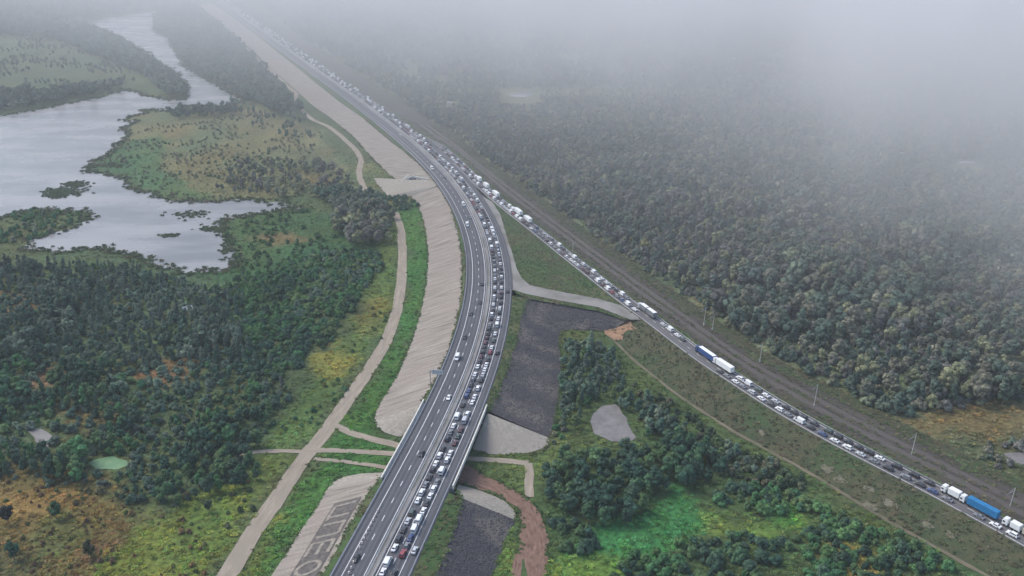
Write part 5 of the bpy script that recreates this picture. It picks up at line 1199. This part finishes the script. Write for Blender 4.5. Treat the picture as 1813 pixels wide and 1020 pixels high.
def far_traffic():
    v = []; f = []; mi = []; mats = ['paint_' + c for c in PAINT] + ['glass']
    for k, c, p, rz, z in far_v:
        kd = KIND[k]; pr = kd['prof']; zt = max(q[1] for q in pr); zb = pr[3][1]; w = kd['w']; wr = kd['wr']
        x0, x1 = min(q[0] for q in pr), max(q[0] for q in pr)
        lo = [(x0, -w, .3), (x1, -w, .3), (x1, w, .3), (x0, w, .3)]; md = [(x0, -w, zb), (x1, -w, zb * .85), (x1, w, zb * .85), (x0, w, zb)]
        ra, rb = pr[kd['ws'][1]][0], (pr[kd['rw'][0]][0] if k != 'van' else x0); rc, rd = pr[kd['ws'][0]][0], (pr[kd['rw'][1]][0] if k != 'van' else x0)
        cb = [(rd, -w * .95, zb), (rc, -w * .95, zb), (rc, w * .95, zb), (rd, w * .95, zb)]; ct = [(rb, -wr, zt), (ra, -wr, zt), (ra, wr, zt), (rb, wr, zt)]
        b = len(v); ca, sa = math.cos(rz), math.sin(rz)
        for q in lo + md + cb + ct: v.append((p[0] + q[0] * ca - q[1] * sa, p[1] + q[0] * sa + q[1] * ca, z + q[2]))
        pm = mats.index('paint_' + c); gm = len(mats) - 1
        for o, side in ((0, pm), (8, gm if k != 'van' else pm)):
            for e in range(4): f.append((b + o + e, b + o + (e + 1) % 4, b + o + 4 + (e + 1) % 4, b + o + 4 + e)); mi.append(side)
            f.append((b + o + 4, b + o + 5, b + o + 6, b + o + 7)); mi.append(pm)
    me = bpy.data.meshes.new('distant_traffic'); me.from_pydata(v, [], f)
    for q in mats: me.materials.append(M[q])
    me.polygons.foreach_set('material_index', mi); me.update()
    tag(link(bpy.data.objects.new('distant_traffic', me)), 'endless queue of vehicles fading into the mist', 'traffic', kind='stuff')
far_traffic()

# lorries
def bevel_box(x0, x1, y0, y1, z0, z1, r=.08):
    bm = bmesh.new(); v, f = box_vf(x0, x1, y0, y1, z0, z1); vs = [bm.verts.new(q) for q in v]
    for q in f: bm.faces.new([vs[i] for i in q])
    bmesh.ops.bevel(bm, geom=bm.edges[:], offset=r, segments=2, profile=.5, affect='EDGES'); bm.verts.index_update()
    o = ([tuple(q.co) for q in bm.verts], [tuple(q.index for q in g_.verts) for g_ in bm.faces]); bm.free(); return o
def lorry(name, s, lane, length, cab_mat, box_mat, label, box_h=4.0, gap=1.0, two=None, roof_mat=None):
    p = side_pt(s, SL_[lane]); rz = side_heading(s)
    t = empty(name, (p[0], p[1], Z_SIDE + .02), rz); tag(t, label, 'lorry'); xf = length / 2
    cab = merge([bevel_box(xf - 2.2, xf, -1.22, 1.22, .6, 2.6, .15), bevel_box(xf - 2.15, xf - .35, -1.15, 1.15, 2.5, 3.5, .2)])
    mesh_obj('cab', *cab, M[cab_mat], t)
    mesh_obj('windscreen', *box_vf(xf - .02, xf + .03, -1.05, 1.05, 1.7, 2.5), M['glass'], t)
    for sy in (1, -1): mesh_obj('side_window', *box_vf(xf - 1.3, xf - .3, sy * 1.2, sy * 1.24, 1.7, 2.4), M['glass'], t)
    mesh_obj('chassis', *box_vf(-xf + .3, xf - .4, -.55, .55, .65, 1.0), M['plastic'], t)
    boxes = two or [(-xf, xf - 2.2 - gap)]
    for (a0, a1) in boxes:
        b = mesh_obj('cargo_box', *bevel_box(a0, a1, -1.27, 1.27, 1.05, box_h, .06), M[box_mat], t)
        if roof_mat: mesh_obj('roof', *box_vf(a0 + .05, a1 - .05, -1.2, 1.2, box_h - .01, box_h + .05), M[roof_mat], b)
        mesh_obj('rear_door', *box_vf(a0 - .03, a0 + .02, -1.15, 1.15, 1.2, box_h - .15), M[box_mat], t)
        for k2 in range(1, 5):
            xx = a0 + (a1 - a0) * k2 / 5
            mesh_obj('side_rib', *merge([box_vf(xx - .05, xx + .05, sy * 1.25, sy * 1.31, 1.1, box_h - .1) for sy in (1, -1)]), M[box_mat], b)
    for xw in [xf - 1.2, xf - 4.4] + ([-xf + 1.2, -xf + 2.5, -xf + 3.8] if length > 12 else [-xf + 1.4]):
        for sy in (1, -1): mesh_obj('wheel', *cyl_vf((xw, sy * .95, .5), (xw, sy * 1.24, .5), .5, .5, 14), M['tyre'], t)
    return t
lorry('semi_trailer_lorry', s_blue, 'F', 16.0, 'paint_white', 'tarp_blue', 'long lorry with a bright blue trailer and white cab on the side road')
lorry('box_lorry', s_box, 'F', 8.0, 'paint_white', 'tarp', 'short white box lorry just ahead of the bright blue lorry', 3.6)
lorry('semi_trailer_lorry', s_semi1, 'F', 16.0, 'paint_blue', 'cargo_blue', 'long dark blue lorry with a white trailer roof on the side road', 4.0, roof_mat='tarp')
lorry('semi_trailer_lorry', s_semi2, 'F', 15.0, 'paint_white', 'tarp', 'long white lorry right behind the dark blue lorry', 4.0)
lorry('road_train_lorry', s_road, 'F', 18.0, 'paint_silver', 'paint_grey', 'grey lorry with two white roofed boxes by the link junction', 4.0, two=[(-9, -1.2), (-.4, 6.0)], roof_mat='tarp')
lorry('box_lorry', s_w1, 'F', 7.0, 'paint_white', 'tarp', 'small white box lorry behind the bright blue lorry', 3.4)
lorry('box_lorry', s_w2, 'F', 8.0, 'paint_white', 'beige_van', 'beige box lorry last in the queue behind the blue lorry', 3.4)
lorry('box_lorry', s_f1, 'F', 11.0, 'paint_white', 'tarp', 'white box lorry where the side road nears the highway', 3.9)
lorry('box_lorry', s_f2, 'F', 13.0, 'paint_white', 'tarp', 'long white lorry at the merge of side road and highway', 3.9)

lorry('box_lorry', s_f3, 'F', 12.0, 'paint_white', 'tarp', 'white lorry squeezing in where the two queues merge', 3.9)
lorry('box_lorry', s_f4, 'F', 10.0, 'paint_white', 'tarp', 'second white lorry at the point where the two queues merge', 3.9)
lorry('box_lorry', s_f5, 'F', 9.0, 'paint_white', 'tarp', 'foremost white lorry past the merge of the two queues', 3.9)
# ------------------------------------------------------------------ street furniture
def mast(px, py, z, h, label, lean=0.0):
    p = at(px, py, z); t = empty('railway_mast', tuple(p)); tag(t, label, 'mast', 'masts along the railway')
    mesh_obj('pole', *cyl_vf((0, 0, -.3), (lean, 0, h), .2, .12, 10), M['concrete'], t)
    mesh_obj('foot', *cyl_vf((0, 0, -.2), (0, 0, .9), .45, .38, 10), M['concrete'], t)
    mesh_obj('bracket_arm', *merge([cyl_vf((lean * .85, 0, h * .85), (-3.2, -1.5, h * .8), .06, .05, 6), cyl_vf((lean, 0, h), (-2.2, -1.0, h * .81), .04, .04, 6)]), M['steel'], t)
for px, py, z, h, lb in [(1246, 575, 5, 11, 'tall pale railway mast opposite the dark blue lorry'), (1261, 583, 5, 9, 'shorter pale railway mast beside a taller one'), (1345, 640, 4, 11, 'pale railway mast at the forest edge past the two lorries'), (1441, 719, 5, 12, 'pale railway mast leaning over the black cars'), (1613, 808, 4.5, 12, 'grey railway mast by the orange meadow'), (1787, 900, 4.5, 10, 'grey railway mast opposite the bright blue lorry'), (1013, 452, 6, 9, 'thin railway mast above the green plateau')]:
    mast(px, py, z, h, lb, .5)
def sign_gantry():
    p = at(762.5, 684, 6.7); t = empty('road_sign', tuple(p), road_heading(road_s(p))); tag(t, 'tall cantilever road sign seen from behind on the green verge', 'road sign')
    mesh_obj('post', *cyl_vf((0, 0, -.4), (0, 0, 9.2), .26, .2, 12), M['steel'], t)
    mesh_obj('arm', *merge([box_vf(-.12, .12, -6.2, .2, 8.9, 9.1), box_vf(-.1, .1, -6.2, .2, 7.9, 8.05)]), M['steel'], t)
    mesh_obj('sign_panel', *bevel_box(.14, .22, -6.4, -.9, 6.9, 9.5, .03), M['sign_back'], t)
    for yy in (-1.6, -3.6, -5.6): mesh_obj('stiffener', *box_vf(-.14, .13, yy - .05, yy + .05, 6.95, 9.4), M['steel'], t)
sign_gantry()
M['cone'] = simple('cone_white', (.7, .66, .62), .5); M['cone_o'] = simple('cone_orange', (.6, .16, .04), .5)
def cone(px, py):
    s = road_s(at(px, py, Z_ROAD), 5.0); p = at(px, py, Z_ROAD + .3); p[2] = Z_ROAD + .02
    t = empty('traffic_barrel', tuple(p)); tag(t, 'small pale traffic barrel in the row beside the edge line of the empty carriageway', 'traffic barrel', 'traffic barrels on the empty carriageway')
    mesh_obj('base', *cyl_vf((0, 0, 0), (0, 0, .1), .42, .42, 12), M['plastic'], t)
    mesh_obj('barrel', *cyl_vf((0, 0, .1), (0, 0, 1.1), .34, .24, 12), M['cone'], t)
    mesh_obj('band', *cyl_vf((0, 0, .45), (0, 0, .65), .325, .3, 12), M['cone_o'], t)
for px, py in [(618, 1015), (622, 1006), (626, 996), (637, 970), (641, 962), (645, 954), (649, 945), (653, 937), (657, 929), (661, 921), (665, 913), (669, 905)]: cone(px, py)
def shed():
    p = at(333, 553, 0); t = empty('shed', tuple(p), .5); tag(t, 'small shed with a pale roof among the trees', 'shed')
    mesh_obj('wall', *box_vf(-2.6, 2.6, -1.8, 1.8, -.2, 2.4), M['concrete'], t)
    v = [(-2.9, -2.1, 2.3), (2.9, -2.1, 2.3), (2.9, 2.1, 2.3), (-2.9, 2.1, 2.3), (-2.9, 0, 4.2), (2.9, 0, 4.2)]
    mesh_obj('roof', v, [(0, 1, 5, 4), (2, 3, 4, 5), (1, 2, 5), (3, 0, 4), (0, 3, 2, 1)], M['paint_silver'], t)
shed()

# ------------------------------------------------------------------ air
def volume_mat(name, c, dens, aniso=0.0):
    m = bpy.data.materials.new(name); m.use_nodes = True; n = m.node_tree.nodes; n.clear()
    out = n.new('ShaderNodeOutputMaterial'); pv = n.new('ShaderNodeVolumePrincipled')
    pv.inputs['Color'].default_value = (*c, 1); pv.inputs['Density'].default_value = dens; pv.inputs['Anisotropy'].default_value = aniso
    m.node_tree.links.new(pv.outputs[0], out.inputs['Volume']); return m
HAZE = 0.00009
hz = mesh_obj('haze', *box_vf(gx[0] - 20, gx[-1] + 20, gy[0] - 20, gy[-1] + 20, -1.5, CAM_H + 12), volume_mat('haze_air', (.93, .95, 1.0), HAZE)); hz['kind'] = 'stuff'
tag(hz, 'pale even haze filling the air over the valley', 'haze')

def mist_mat(D):
    m = bpy.data.materials.new('drifting_mist'); m.use_nodes = True; n = m.node_tree.nodes; l = m.node_tree.links; n.clear()
    out = n.new('ShaderNodeOutputMaterial'); pv = n.new('ShaderNodeVolumePrincipled'); pv.inputs['Color'].default_value = (.9, .89, .88, 1)
    l.new(pv.outputs[0], out.inputs['Volume'])
    tc = n.new('ShaderNodeTexCoord'); sx = n.new('ShaderNodeSeparateXYZ'); l.new(tc.outputs['Object'], sx.inputs[0])
    def mth(op, a, b=None):
        q = n.new('ShaderNodeMath'); q.operation = op
        for i, v in enumerate((a, b)):
            if v is None: continue
            if isinstance(v, (int, float)): q.inputs[i].default_value = v
            else: l.new(v, q.inputs[i])
        return q.outputs[0]
    f = mth('ADD', mth('MULTIPLY', sx.outputs[0], 3.4), mth('SUBTRACT', sx.outputs[1], 1520.0))
    no = n.new('ShaderNodeTexNoise'); no.inputs['Scale'].default_value = 0.0052; no.inputs['Detail'].default_value = 4.0; no.inputs['Roughness'].default_value = .6; no.inputs['Distortion'].default_value = .6
    l.new(tc.outputs['Object'], no.inputs['Vector'])
    f = mth('ADD', mth('DIVIDE', f, 1000.0), mth('MULTIPLY', mth('SUBTRACT', no.outputs[0], .5), 5.0))
    q = n.new('ShaderNodeClamp'); l.new(f, q.inputs[0])
    th = n.new('ShaderNodeClamp'); l.new(mth('DIVIDE', mth('SUBTRACT', sx.outputs[1], 430.0), 800.0), th.inputs[0])
    z = mth('DIVIDE', mth('SUBTRACT', sx.outputs[2], 115.0), 115.0); z = mth('SUBTRACT', 1.0, mth('MULTIPLY', z, z))
    zc = n.new('ShaderNodeClamp'); l.new(z, zc.inputs[0])
    tr = n.new('ShaderNodeClamp'); l.new(mth('DIVIDE', mth('ADD', mth('MULTIPLY', sx.outputs[0], 1.1), mth('SUBTRACT', sx.outputs[1], 470.0)), 520.0), tr.inputs[0])
    thin = mth('MULTIPLY', no.outputs[0], mth('ADD', mth('MULTIPLY', th.outputs[0], .0009), mth('MULTIPLY', tr.outputs[0], .0034)))
    l.new(mth('MULTIPLY', mth('ADD', mth('MULTIPLY', q.outputs[0], D), thin), zc.outputs[0]), pv.inputs['Density'])
    return m
mist = mesh_obj('mist', *box_vf(-2200, 2200, 400, 3300, 0.5, 230), mist_mat(.0028)); mist['kind'] = 'stuff'
tag(mist, 'drifting bank of low white mist over the far forest', 'mist')
